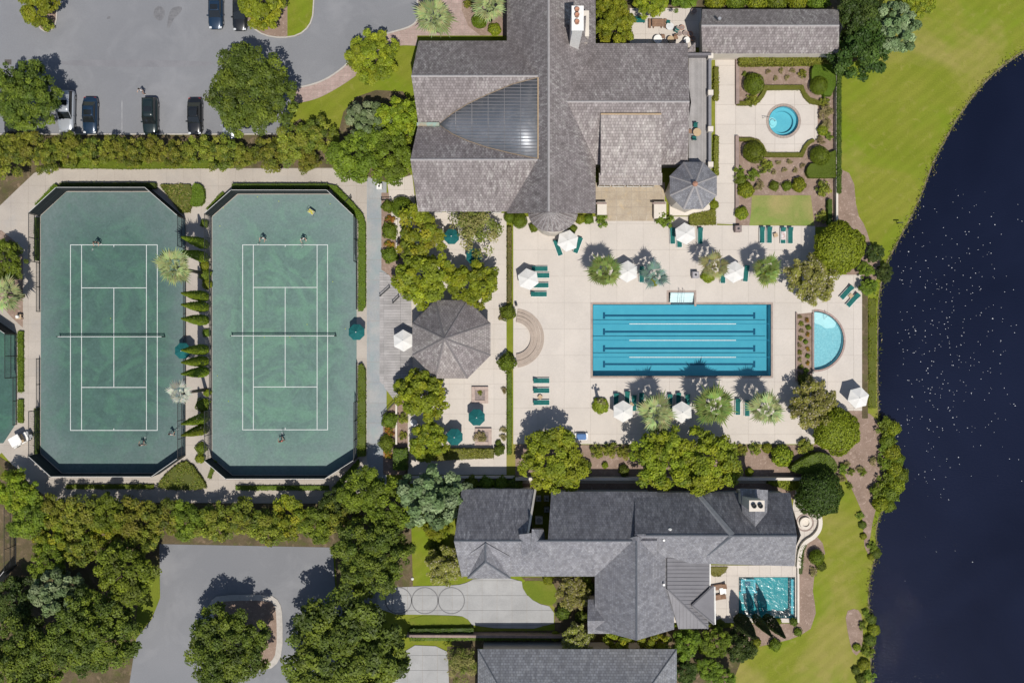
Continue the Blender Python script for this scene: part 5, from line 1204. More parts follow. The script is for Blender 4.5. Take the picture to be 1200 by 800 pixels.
# flower strip by the paddling pool
for k in range(18):
    x = 938+(k % 2)*8+rnd.uniform(-2,2); y = 371+k*4.2; shrub(x,y,2.9,('rust','flame','loose','mid')[k % 4],'%s small plant from the top in the flower strip beside the paddling pool' % ORD[k],'plant','plants in the flower strip','bedding_plant')
shrub(943,445,8,'dark','dark bush at the lower end of the flower strip')
# lakeside
LS = 'lakeside shrubs'
for k,(x,y,r,kd) in enumerate(((1025,297,9,'dark'),(1014,316,8,'mid'),(1036,320,9,'dark'),(1018,336,8,'dark'))): tree(x,y,r+2,('dark','mid','dark','mid1')[k],('dark shrub at the lake edge above the white gap','green shrub left of the white gap by the lake','dark shrub jutting over the water','dark shrub above the straight lake edge')[k],1.8,'shrub',LS,'lakeside_shrub')
hedge([(1018,350),(1026.5,350),(1026.5,478),(1018,478)], .12, 'bright grass strip along the straight lake edge', [(.14,.19,.012),(.17,.2,.014)], leaf=.16, name='grass_strip', cat='grass')
LK = [(1036,497,11),(1046,502,9),(1040,516,9),(1035,525,8),(1045,530,10),(1052,538,8),(1038,543,10),(1048,550,10),(1055,557,9),(1039,560,10),(1050,568,10),(1043,578,10),(1026,576,9),(1031,590,10),(1041,592,8)]
for k,(x,y,r) in enumerate(LK): shrub(x,y,r,('green','lime','mid')[k % 3],'%s shrub from the top in the dense clump below the paddling pool shore' % ORD[k],group=LS,name='lakeside_shrub')
LK = [(1008,603,4.5),(1011,615,4.5),(1012,628,4),(1023,640,6),(1027,648,6),(1021,652,4),(1014,718,5),(1021,725,6),(1024,738,7),(1010,732,5),(1020,750,7),(1004,758,5),(1016,764,7),(1003,785,5),(1013,778,7),(1018,792,7),(1009,796,6)]
for k,(x,y,r) in enumerate(LK): shrub(x,y,r,('green','dark','lime')[k % 3],'%s scrubby plant from the top along the lower lake bank' % ORD[k],group=LS,name='lakeside_shrub',hz=.8)
for k,(x,y,r) in enumerate(((1011,552,5),(1008,549,4),(997,552,4),(992,543,4),(996,569,4),(1022,540,5),(987,548,6),(984,560,6))): shrub(x,y,r,('green','rust')[k % 2],'%s low plant in the mulch between the clipped mound and the lake clump' % ORD[k],group='plants in the lakeside mulch')
# lower house garden
shrub(956,652,9,'clip','dark clipped ball below the fire pit terrace','topiary',hz=1.2)
hedge([(936,642),(940,638),(946,636),(942,646),(940,672),(936,672)], .5, 'curved low hedge outside the seat wall', DKH)
for k,(x,y,r,kd,lab) in enumerate(((962,663,6,'dark','dark shrub below the clipped ball'),(953,670,5,'rust','twiggy shrub beside the mulch path'),(886,752,6,'lime','green shrub under the slender cypress'),(908,755,7,'mid','round green bush at the foot of the private terrace'),(930,728,5,'dark','dark shrub at the corner of the private pool'),(935,740,5,'mid','small green shrub below the private pool corner'),(912,728,4,'lime','tiny lime shrub below the private pool'),(893,728,4,'lime','tiny lime shrub left below the private pool'),(843,731,6,'dark','dark shrub at the bottom left of the private terrace'),(824,760,6,'lime','yellow-green bush in the thicket path'))): shrub(x,y,r,kd,lab,group='shrubs of the lower house garden')
hedge([(833,664),(853,664),(850,670),(843,675),(836,675),(832,671)], .25, 'olive half-round bed in the corner of the private terrace', [(.2,.17,.02),(.16,.15,.02)])
hedge(strip(480,747,644,746,6), .9, 'long yellow-green hedge above the bottom roof', TRF)
hedge(strip(480,739,555,738,5), .8, 'dark hedge at the edge of the ringed driveway', DKH)
shrub(690,690,8,'dark','dark shrub in the courtyard beside the cross gable'); shrub(660,717,9,'dark','dark shrub below the courtyard shrub tree'); shrub(682,722,8,'dark','dark shrub beside the small slate side gable'); shrub(688,681,6,'mid','small green plant in the upper courtyard corner'); shrub(642,679,6,'lime','lime plant above the round courtyard lawn'); shrub(651,745,6,'lime','tawny plant at the right end of the long hedge')
shrub(580,35,8,'lime','yellow-green bush below the entrance bed palm'); shrub(562,25,9,'clip','clipped green bush left in the entrance bed'); shrub(549,4,6,'loose','small yellow bush at the top of the entrance bed')
shrub(316,22,7,'lime','small clipped bush under the top island tree')
shrub(57,30,7,'loose','brownish bush at the tip of the top left island')
shrub(265,738,9,'dark','dark shrub under the island oak')

# ================================================================ FURNITURE, VEHICLES, PEOPLE
def canopy(parent, n, rad, z0, z1, m, rot):
    for k in range(n):
        a0, a1 = rot+k*2*math.pi/n, rot+(k+1)*2*math.pi/n; bm = bmesh.new()
        ap = Vector((0,0,z1)); p = [Vector((rad*math.cos(a), rad*math.sin(a), z0)) for a in (a0,a1)]; md = (p[0]+p[1])/2*.985 + Vector((0,0,-.01)); i0, i1 = ap*.5+p[0]*.5, ap*.5+p[1]*.5; im = (i0+i1)/2 + Vector((0,0,-.03))
        v = [bm.verts.new(q) for q in (ap, i0, im, i1, p[0], md, p[1])]
        for f in ((0,1,2),(0,2,3),(1,4,5,2),(2,5,6,3)): bm.faces.new([v[i] for i in f])
        w = [bm.verts.new(q+Vector((0,0,-.13))) for q in (p[0], md, p[1])]; bm.faces.new((v[4],w[0],w[1],v[5])); bm.faces.new((v[5],w[1],w[2],v[6]))
        bmesh.ops.recalc_face_normals(bm, faces=bm.faces)
        link('canopy_panel', mesh_of(bm, 'canopy_panel', m, False), parent)
        bm = bmesh.new(); tube(bm, [ap+Vector((0,0,-.05)), p[0]+Vector((0,0,-.03))], .012, 4); link('rib', mesh_of(bm, 'rib', GREYM), parent)
def umbrella(x, y, r, n, m, lab, rot=math.pi/2, group=None, z=2.5):
    c = P(x, y, z); g = empty('umbrella', (c.x, c.y, .06), 0, lab, 'umbrella', group); rad = r/PPM*.98
    canopy(g, n, rad, z-.25, z+.32, m, rot)
    bm = bmesh.new(); lathe(bm, [(.025,0),(.025,z+.3)], 8); link('pole', mesh_of(bm, 'pole', WHITEP if m is WHITEC else GREYM), g)
    bm = bmesh.new(); lathe(bm, [(.3,0),(.3,.06),(.08,.12),(.05,.3)], 14); link('base', mesh_of(bm, 'base', BLACKM, True), g)
    bm = bmesh.new(); lathe(bm, [(.05,0),(.07,.05),(.02,.12)], 8); link('finial', mesh_of(bm, 'finial', WHITEP), g, (0,0,z+.31))
UG = 'white hexagonal umbrellas'
for x,y,lab,rt in ((665.5,282,'white umbrella nearest the clubhouse bay',80),(619,327,'white umbrella over four green loungers at the left of the deck',100),(735.5,318,'white umbrella between the green and blue-grey palms',88),(803.5,273.5,'white umbrella just below the turret',95),(861,318.5,'white umbrella between two palms above the pool right half',85),
    (730.5,482,'left of the two white umbrellas below the pool',90),(799.5,483,'right of the two white umbrellas below the pool',90),(1006.5,466,'white umbrella beside the lake wall',75),(472.5,399,'white umbrella on the boardwalk touching the pavilion',92)): umbrella(x,y,13,6,WHITEC,lab,R(rt),UG)
UG = 'green octagonal umbrellas'
for x,y,r,lab in ((417.5,389,10,'green umbrella at the gate of the right court'),(558.5,489,10.3,'green umbrella nearer the strip hedge on the café terrace'),(532.5,512,10.3,'green umbrella nearer the long hedge on the café terrace'),(213.5,411,10,'green umbrella half hidden by cypresses between the courts'),(529,277,9.5,'green umbrella peeking out between two café trees below the clubhouse'),(555.5,300,10,'green umbrella between two café trees, lower')): umbrella(x,y,r,8,GREENC,lab,R(22),UG)
# loungers
def lounger_meshes():
    D = {}
    bm = bmesh.new(); bbox(bm, -.55,-.3,.30, .95,.3,.37); bmesh.ops.bevel(bm, geom=bm.edges[:], offset=.02, segments=1, affect='EDGES'); D['seat'] = mesh_of(bm, 'seat', GREENV)
    bm = bmesh.new(); M_ = Matrix.Translation((-.55,0,.33)) @ Matrix.Rotation(R(28),4,'Y'); bbox(bm, -.62,-.3,0, 0,.3,.07, 0, M_); bmesh.ops.bevel(bm, geom=bm.edges[:], offset=.02, segments=1, affect='EDGES'); D['backrest'] = mesh_of(bm, 'backrest', GREENV)
    bm = bmesh.new()
    for s in (-1,1): bbox(bm, -1.0,s*.33-.025,.24, .98,s*.33+.025,.3)
    for x in (-.95,0,.95): bbox(bm, x-.025,-.33,.245, x+.025,.33,.29)
    D['frame'] = mesh_of(bm, 'frame', WHITEP)
    bm = bmesh.new(); bbox(bm, -.025,-.025,0,.025,.025,.25); D['leg'] = mesh_of(bm, 'leg', WHITEP); return D
LD = lounger_meshes()
def lounger(x, y, head, lab, group='green sun loungers', extra=None):
    c = P(x, y, .3); g = empty('sun_lounger', (c.x, c.y, .065), R(head)+math.pi, lab, 'sun lounger', group)
    for k in ('frame','seat','backrest'): link(k, LD[k], g)
    for sx in (-.9,.9):
        for sy in (-.31,.31): link('leg', LD['leg'], g, (sx,sy,0))
    return g
for k,(x,y) in enumerate(((633,315),(635,322.8),(634,334.2),(632,344.7))): lounger(x,y,180,'%s green lounger from the top beside the left deck umbrella' % ORD[k])
for k,(x,y) in enumerate(((635,446),(635,457.5),(635,471.5))): lounger(x,y,180,'%s green lounger from the top in the trio left of the pool' % ORD[k])
for x,y,hd,lab in ((654,291,110,'tilted green lounger left of the umbrella by the clubhouse bay'),(677,288,70,'green lounger mostly under the umbrella by the clubhouse bay'),(788,277,92,'green lounger left of the turret umbrella'),(796,281,92,'green lounger half under the turret umbrella'),(820.5,277,90,'green lounger right of the turret umbrella'),
    (893,276,90,'leftmost green lounger below the garden lawn'),(901.5,276,90,'second green lounger below the garden lawn, left of the draped chair'),(926,276.5,90,'rightmost green lounger below the garden lawn'),(752,322,90,'green lounger left of the blue-grey palm'),(847,323,90,'green lounger left of the umbrella above the pool right half'),(874,321,84,'green lounger right of the umbrella above the pool right half'),
    (722,470.5,90,'green lounger under the left edge of the left lower umbrella'),(735,468,90,'green lounger behind the left lower umbrella'),(743,472.5,90,'green lounger beside the pale palm'),(751.5,470,90,'green lounger in the pale palm shade'),(785,471.5,90,'green lounger under the left edge of the right lower umbrella'),(795,470,90,'green lounger behind the right lower umbrella'),(805.5,471.5,90,'green lounger under the right edge of the right lower umbrella'),
    (864.5,477,90,'left of the two loungers between the large palms below the pool'),(875.5,478.5,90,'right of the two loungers between the large palms below the pool'),(991.5,343,48,'upper of the two slanted loungers by the paddling pool'),(999,352,48,'lower of the two slanted loungers by the paddling pool')): lounger(x,y,hd,lab)
g = lounger(917.5,276.5,90,'lounger draped with towels below the garden lawn')
bm = bmesh.new(); bbox(bm, -.9,-.27,.38,.5,.27,.42); bmesh.ops.subdivide_edges(bm, edges=bm.edges[:], cuts=3)
for v in bm.verts: v.co.z += .04*math.sin(v.co.x*9+v.co.y*7)
tag(link('towel', mesh_of(bm, 'towel', mat('patterned_towel', (.72,.70,.70), (.5,.35,.33), 3, 9, .3)), None, (g.location.x, g.location.y, .065), (0,0,R(90)+math.pi)), 'crumpled white and red towel on the lounger below the garden lawn', 'towel')
def side_table(x, y, m, lab, s=.25, group='small side tables'):
    c = P(x, y, .4); g = empty('side_table', (c.x, c.y, .065), rnd.uniform(0,1), lab, 'table', group); bm = bmesh.new(); bbox(bm, -s,-s,.4,s,s,.44); link('table_top', mesh_of(bm, 'table_top', m), g)
    for sx in (-1,1):
        for sy in (-1,1): bm = bmesh.new(); bbox(bm, -.02,-.02,0,.02,.02,.4); link('leg', mesh_of(bm, 'leg', m), g, (sx*s*.8, sy*s*.8, 0))
side_table(909,275.5,TAN,'small tan table between loungers below the garden lawn'); side_table(633,465,TAN,'small brownish table between the trio of loungers'); side_table(997,346.5,TAN,'small tan table between the slanted loungers'); side_table(847,692,WHITEP,'white square table on the private terrace',.4); side_table(740,474,TAN,'tiny table behind the left lower umbrella')
for k,(x,y) in enumerate(((841,687.5),(840,699.5))):
    g = lounger(x,y,10,('upper','lower')[k]+' brown wooden lounger on the private terrace','lounger'); g['category'] = 'sun lounger'; g['group'] = 'brown loungers'
    for ch in g.children:
        me = ch.data.copy(); me.materials[0] = WOODB; ch.data = me
# bins, planters and deck things
def bin_(x, y, s, h, m, lab, name='trash_bin', cat='bin', group='bins', z=.06, top=None):
    c = P(x, y, h*.8); g = empty(name, (c.x, c.y, z), 0, lab, cat, group); bm = bmesh.new(); bbox(bm, -s,-s,0,s,s,h*.88); bmesh.ops.bevel(bm, geom=bm.edges[:], offset=.03, segments=1, affect='EDGES'); link('body', mesh_of(bm, 'body', m), g)
    bm = bmesh.new(); vs = bbox(bm, -s*1.06,-s*1.06,h*.88,s*1.06,s*1.06,h)
    for v in vs[4:]: v.co.x *= .8; v.co.y *= .8
    link('lid', mesh_of(bm, 'lid', top or m), g); bm = bmesh.new(); lathe(bm, [(s*.4,h),(s*.4,h+.01)], 12); link('opening', mesh_of(bm, 'opening', DARKG), g); return g
STONEB = mat('pebble_concrete', (.34,.27,.25), (.22,.18,.17), 4, 14, .4)
bin_(865,268,.4,.95,STONEB,'square pebble trash bin below the garden wall'); bin_(815,322,.4,1.0,plain('lilac_grey_panel', (.36,.34,.36)),'grey box bin left of the yellowish palm above the pool'); bin_(444.5,218.5,.35,1.0,WHITEP,'pale bin by the entrance gate north of the clay path'); bin_(605,357,.14,1.0,BLACKM,'slim dark post beside the curved steps','deck_post','post'); 
SETP = mat('planter_stone', (.47,.37,.32), (.4,.31,.27), 2, 10, .3)
for x,y,lab in ((562.5,462.5,'square stone planter right below the pavilion'),(566.5,511,'square stone planter above the long hedge')):
    c = P(x,y); g = empty('square_planter', (c.x,c.y,.062), 0, lab, 'planter', 'square planters'); q = 1.05
    for s in range(4): bm = bmesh.new(); bbox(bm, -q,-q,0,q-.38,-q+.4,.38); link('kerb_stone', mesh_of(bm, 'kerb_stone', SETP), g, None, (0,0,s*math.pi/2))
    bm = bmesh.new(); bbox(bm, -q+.38,-q+.38,0,q-.38,q-.38,.24); link('soil', mesh_of(bm, 'soil', STONEB), g)
shrub(563,511,7,'rust','sparse dry plant in the lower square planter', z=.2); shrub(562.5,460,3,'loose','pale tuft in the upper square planter', z=.2)
# blue towel cart
c = P(681,511); g = empty('towel_cart', (c.x,c.y,.065), 0, 'blue-topped white cart beside the round tree at the deck edge', 'cart')
bm = bmesh.new(); bbox(bm, -.85,-.45,.25,.85,.45,.35); link('tray', mesh_of(bm, 'tray', WHITEP), g); bm = bmesh.new(); bbox(bm, -.62,-.38,.35,.6,.38,.75); bmesh.ops.bevel(bm, geom=bm.edges[:], offset=.08, segments=2, affect='EDGES'); link('cover', mesh_of(bm, 'cover', BLUEP), g)
for sx in (-.75,.75):
    for sy in (-.38,.38): bm = bmesh.new(); tube(bm, [(sx,sy-.03,.12),(sx,sy+.03,.12)], .12, 10); link('wheel', mesh_of(bm, 'wheel', BLACKM), g); bm = bmesh.new(); tube(bm, [(sx,sy,.3),(sx,sy,.95)], .025, 6); link('corner_post', mesh_of(bm, 'corner_post', WHITEP), g)
# kitchen terrace furniture
c = P(771,27,.7); g = empty('picnic_table', (c.x,c.y,.066), 0, 'brown wooden picnic table with benches on the kitchen terrace', 'picnic table')
for k in range(5): bm = bmesh.new(); bbox(bm, -.75,-.5+k*.2,.7,.75,-.32+k*.2,.745); link('plank', mesh_of(bm, 'plank', WOODB), g)
for s in (-1,1): bm = bmesh.new(); bbox(bm, s*1.0-.15,-.6,.4,s*1.0+.15,.6,.45); link('bench', mesh_of(bm, 'bench', WOODB), g); bm = bmesh.new(); bbox(bm, s*.5-.05,-.5,0,s*.5+.05,.5,.7); link('leg', mesh_of(bm, 'leg', WOODB), g)
def round_table(x, y, rad, m, lab, z=.066, n=4, ch=True):
    c = P(x,y,.7+z); g = empty('round_table', (c.x,c.y,z), 0, lab, 'table', 'round tables'); bm = bmesh.new(); lathe(bm, [(rad,.7),(rad,.74)], 20); link('table_top', mesh_of(bm, 'table_top', m), g)
    bm = bmesh.new(); lathe(bm, [(.25,0),(.25,.04),(.05,.06),(.05,.7)], 10); link('pedestal', mesh_of(bm, 'pedestal', BLACKM), g); return g
round_table(785,31,.5,plain('pale_table_top', (.6,.6,.6)),'pale round table right of the picnic table'); round_table(771,46,.55,WHITEP,'white round table at the kitchen terrace roof edge'); round_table(786,46,.42,TAN,'tan round table right of the white round table'); round_table(817,155,.5,TAN,'tan round table on the clubhouse roof terrace',4.23)
round_table(805,47,.4,WHITEP,'small white round table near the pot plants'); round_table(485,495,.45,GREYM,'grey round table on the narrow path by the café trees')
def chair(x, y, rz, m, lab, z=.066, group='terrace chairs'):
    c = P(x,y,z+.4); g = empty('chair', (c.x,c.y,z), R(rz), lab, 'chair', group)
    bm = bmesh.new(); bbox(bm, -.24,-.24,.42,.24,.24,.47); link('seat', mesh_of(bm, 'seat', m), g); bm = bmesh.new(); bbox(bm, -.26,.2,.47,.26,.26,.9); link('backrest', mesh_of(bm, 'backrest', m), g)
    for sx in (-.21,.21):
        for sy in (-.21,.21): bm = bmesh.new(); bbox(bm, sx-.02,sy-.02,0,sx+.02,sy+.02,.42); link('leg', mesh_of(bm, 'leg', BLACKM), g)
chair(815,147,0,GREENV,'green chair above the roof terrace table',4.23); chair(813.5,162,180,GREENV,'green chair below the roof terrace table',4.23); chair(808.5,154,90,WOODB,'brown chair left of the roof terrace table',4.23)
for k,(x,y,r_) in enumerate(((793,36,60),(783,26,170),(777,43,100),(792,44,20))): chair(x,y,r_,GREENV if k < 2 else WOODB,'%s loose chair from the right on the kitchen terrace' % ORD[k])
c = P(748,24.5,.45); g = empty('green_bench', (c.x,c.y,.066), 0, 'long green bench at the left of the kitchen terrace', 'bench'); bm = bmesh.new(); bbox(bm, -.85,-.25,.42,.85,.28,.48); link('seat', mesh_of(bm, 'seat', GREENV), g)
bm = bmesh.new(); bbox(bm, -.85,.28,.42,.85,.34,.9); link('backrest', mesh_of(bm, 'backrest', GREENV), g)
for s in (-.75,.75): bm = bmesh.new(); bbox(bm, s-.03,-.22,0,s+.03,.3,.42); link('leg', mesh_of(bm, 'leg', BLACKM), g)
for k,(x,y,r_) in enumerate(((794,34.5,.32),(799,33,.3),(803,39.5,.3),(808.5,40.5,.32),(796.5,40,.28),(812,46,.26),(813,14,.35))):
    c = P(x,y,.3); g = empty('plant_pot', (c.x,c.y,.066), 0, '%s terracotta pot from the left among the pots at the kitchen terrace' % ORD[k] if k < 6 else 'terracotta pot alone at the top right of the kitchen terrace', 'pot', 'terracotta pots')
    bm = bmesh.new(); lathe(bm, [(r_*.7,0),(r_,.4),(r_*1.1,.42),(r_*1.1,.5),(r_*.9,.5),(r_*.85,.42)], 16); link('pot', mesh_of(bm, 'pot', TERRA if k % 2 else SETP, True), g); bm = bmesh.new(); lathe(bm, [(r_*.86,.40),(r_*.86,.44)], 14); link('soil', mesh_of(bm, 'soil', STONEB), g)
# bins in the house gap
for k,(x,y) in enumerate(((631,584),(640.5,584),(640.5,597))): bin_(x,y,.32,1.1,plain('grey_bin_plastic', (.20,.23,.25)) if k == 0 else bpy.data.materials['grey_bin_plastic'],('pale bin beside the white rake board','upper grey bin in the gap of the lower house','lower grey bin in the gap of the lower house')[k])
c = P(631.5,608); g = empty('air_conditioner', (c.x,c.y,0), 0, 'white box unit in the gap of the lower house', 'air conditioner'); bm = bmesh.new(); bbox(bm, -.45,-.45,0,.45,.45,.9); link('casing', mesh_of(bm, 'casing', WHITEP), g); bm = bmesh.new(); lathe(bm, [(.34,.9),(.34,.92)], 16); link('fan_grille', mesh_of(bm, 'fan_grille', GREYM), g)
# gate pieces by the clay path and the boardwalk
def rail_fence(lab, a, b, h=1.0):
    pa, pb = P(*a), P(*b); g = empty('gate', ((pa.x+pb.x)/2,(pa.y+pb.y)/2,.06), math.atan2(pb.y-pa.y, pb.x-pa.x), lab, 'gate', 'dark gates'); L = (pb-pa).length/2
    for s in (-1,1): bm = bmesh.new(); lathe(bm, [(.06,0),(.06,h+.1)], 8); link('post', mesh_of(bm, 'post', BLACKM), g, (s*L,0,0))
    for z in (.15,h-.05): bm = bmesh.new(); bbox(bm, -L,-.03,z-.03,L,.03,z+.03); link('rail', mesh_of(bm, 'rail', BLACKM), g)
    n = max(3,int(L*2/.15))
    for k in range(1,n): bm = bmesh.new(); x = -L+2*L*k/n; bbox(bm, x-.012,-.012,.15,x+.012,.012,h-.05); link('bar', mesh_of(bm, 'bar', BLACKM), g)
rail_fence('dark gate beside the large clipped ball', (448,235),(459,234.5)); rail_fence('slanted dark rail at the top left of the boardwalk', (446,347),(457,337)); rail_fence('short slanted dark rail on the boardwalk', (461,355),(468,348)); rail_fence('slanted dark rail at the bottom of the boardwalk', (448,487),(464,470)); rail_fence('dark gate at the upper right chamfer of the right court', (404,240),(412,232))
# golf cart
def golf_cart(x, y, rz):
    c = P(x,y,1.9); g = empty('golf_cart', (c.x,c.y,.045), R(rz), 'white-roofed golf cart parked beside the cut-off court', 'golf cart')
    bm = bmesh.new(); bbox(bm, -.65,-.6,1.85,.75,.6,1.93); bmesh.ops.bevel(bm, geom=bm.edges[:], offset=.05, segments=2, affect='EDGES'); link('roof', mesh_of(bm, 'roof', WHITEP), g)
    bm = bmesh.new(); v = bbox(bm, .2,-.58,.25,1.45,.58,.75); 
    for q in v[4:]:
        if q.co.x > 1: q.co.z = .5; q.co.x = 1.25
    bbox(bm, -1.1,-.58,.25,.2,.58,.45); bbox(bm, -1.0,-.55,.45,-.2,.55,.7); link('body', mesh_of(bm, 'body', WHITEP), g)
    bm = bmesh.new(); bbox(bm, -.5,-.5,.7,0,.5,.82); bbox(bm, -.62,-.5,.8,-.5,.5,1.25); link('seat', mesh_of(bm, 'seat', TAN), g)
    for sx in (-.6,.7):
        for sy in (-.55,.55): bm = bmesh.new(); tube(bm, [(sx,sy,.5),(sx,sy,1.86)], .025, 6); link('pillar', mesh_of(bm, 'pillar', BLACKM), g)
    for sx in (-.8,.85):
        for sy in (-.52,.52): bm = bmesh.new(); tube(bm, [(sx,sy-.1,.24),(sx,sy+.1,.24)], .24, 14); link('wheel', mesh_of(bm, 'wheel', BLACKM), g)
    bm = bmesh.new(); bbox(bm, -1.5,-.5,.5,-1.05,.5,.56); bbox(bm, -1.45,-.4,.56,-1.15,.1,.95); link('rear_rack', mesh_of(bm, 'rear_rack', GREYM), g)
golf_cart(18,516,-150)
c = P(21,371,.8); g = empty('water_station', (c.x,c.y,.055), 0, 'white water jug on a tan stand by the cut-off court corner', 'water station'); bm = bmesh.new(); bbox(bm, -.35,-.3,.6,.35,.3,.66); [bbox(bm, sx-.04,sy-.04,0,sx+.04,sy+.04,.6) for sx in (-.3,.3) for sy in (-.25,.25)]; link('stand', mesh_of(bm, 'stand', TAN), g); bm = bmesh.new(); lathe(bm, [(.2,.66),(.22,1.0),(.15,1.1)], 14); link('jug', mesh_of(bm, 'jug', WHITEP), g)
c = P(365,248.5,.7); g = empty('ball_cart', (c.x,c.y,.05), R(-35), 'yellow-filled ball cart behind the right court baseline', 'cart'); bm = bmesh.new()
bbox(bm, -.4,-.28,.5,.4,.28,.9); link('basket', mesh_of(bm, 'basket', GREYM), g); bm = bmesh.new()
q = random.Random(3)
for k in range(60): bmesh.ops.create_icosphere(bm, subdivisions=1, radius=.05, matrix=Matrix.Translation((q.uniform(-.36,.36), q.uniform(-.24,.24), .92+q.uniform(0,.04))))
tag(link('tennis_balls', mesh_of(bm, 'tennis_balls', YELP, True), g), kind='stuff')
for sx in (-.35,.35):
    for sy in (-.25,.25): bm = bmesh.new(); tube(bm, [(sx,sy,.05),(sx,sy,.52)], .02, 6); link('leg', mesh_of(bm, 'leg', GREYM), g)
bm = bmesh.new(); tube(bm, [(-.4,-.2,.9),(-.6,-.2,1.05),(-.6,.2,1.05),(-.4,.2,.9)], .02, 6); link('handle', mesh_of(bm, 'handle', BLACKM), g)
BALLM = plain('tennis_ball_felt', (.55,.62,.08), .9); bm = bmesh.new(); bmesh.ops.create_icosphere(bm, subdivisions=2, radius=.055); BME = mesh_of(bm, 'tennis_ball', BALLM, True)
for x,y,lab in ((258,265,'at the upper left side of the right court'),(262,244,'by the upper left chamfer of the right court'),(255,440,'low on the left side of the right court'),(268,470,'at the lower left side of the right court'),(340,395,'touching the right court net near the middle'),(360,380,'above the right half of the right court net'),(390,330,'outside the right tramline of the right court'),(310,395,'touching the right court net, left half'),(387,239,'by the upper right chamfer of the right court'),(327,236,'below the top fence of the right court, middle'),(302,231,'below the top fence of the right court, left'),(405,385,'near the umbrella gate of the right court'),(130,373,'beside the centre line of the left court')):
    c = P(x,y); tag(link('tennis_ball', BME, None, (c.x,c.y,.105)), 'loose yellow tennis ball '+lab, 'tennis ball', 'loose tennis balls')
# pond-side sign and white marker
c = P(1051,262); g = empty('lake_marker', (c.x,c.y,0), 0, 'small dark post with crossbar on the lawn at the lake edge', 'post'); bm = bmesh.new(); lathe(bm, [(.05,0),(.05,1.1)], 8); link('post', mesh_of(bm, 'post', BLACKM), g); bm = bmesh.new(); bbox(bm, -.35,-.05,.95,.35,.05,1.15); link('crossbar', mesh_of(bm, 'crossbar', BLACKM), g)
c = P(483.5,677.5); bm = bmesh.new(); lathe(bm, [(.18,0),(.18,.2),(.05,.3)], 10); tag(link('lawn_lamp', mesh_of(bm, 'lawn_lamp', WHITEP), None, (c.x,c.y,0)), 'small white lamp dome on the lawn above the ringed driveway', 'lamp')
# sun glints on the lake, put in as flat white flecks
rng = np.random.default_rng(5); bm = bmesh.new(); cnt = 0
while cnt < 420:
    x, y = rng.normal(1105, 52), rng.normal(385, 95)
    if x < 1052 or x > 1200 or y < 215: continue
    c = P(x, y); s = rng.uniform(.03,.075)*(1.35 if rng.random() < .1 else 1); a = rng.uniform(0,3.14)
    vs = [bm.verts.new((c.x+math.cos(a+k*1.2566)*s*rng.uniform(.5,1.3), c.y+math.sin(a+k*1.2566)*s*.6*rng.uniform(.5,1.3), -.305)) for k in range(5)]; bm.faces.new(vs); cnt += 1
bmesh.ops.recalc_face_normals(bm, faces=bm.faces)
tag(link('painted_glints', mesh_of(bm, 'painted_glints', plain('glint', (.6,.62,.65), .6))), 'scattered white flecks painted as sun glints on the dark lake', 'glint', None, 'stuff')

# rough grass and reeds along the lake edge
rng = np.random.default_rng(11); pts_ = [Vector(p) for p in W2(SH)]; CC = []
for i in range(len(pts_)-1):
    a, b = pts_[i], pts_[i+1]
    if max(abs(a.x), abs(b.x)) > 90 or max(abs(a.y), abs(b.y)) > 60: continue
    L_ = (b-a).length; t = (b-a).normalized(); nn = Vector((-t.y, t.x)); dens = 34 if abs(t.x) > .05 else 16
    for q in range(int(L_*dens)):
        u = rng.random(); o = rng.normal(0, .22)*(1.8 if math.sin(a.y*.9+u) > .6 else 1); p = a+(b-a)*u+nn*o; CC.append((p.x, p.y, rng.uniform(-.12,.16)))
CC = np.array(CC); n = len(CC)
me = leaves_mesh('reed_grass', CC, rng.normal(size=(n,3))*.6+np.array([0,0,.7]), rng.uniform(.14,.42,n), tints(rng, n, [(.24,.22,.08),(.15,.18,.025),(.11,.13,.02),(.3,.25,.12),(.17,.2,.02)], .25), rng, None, .3)
tag(link('reed_grass', me), 'ragged strip of reeds and rough grass along the lake edge', 'grass', None, 'stuff')
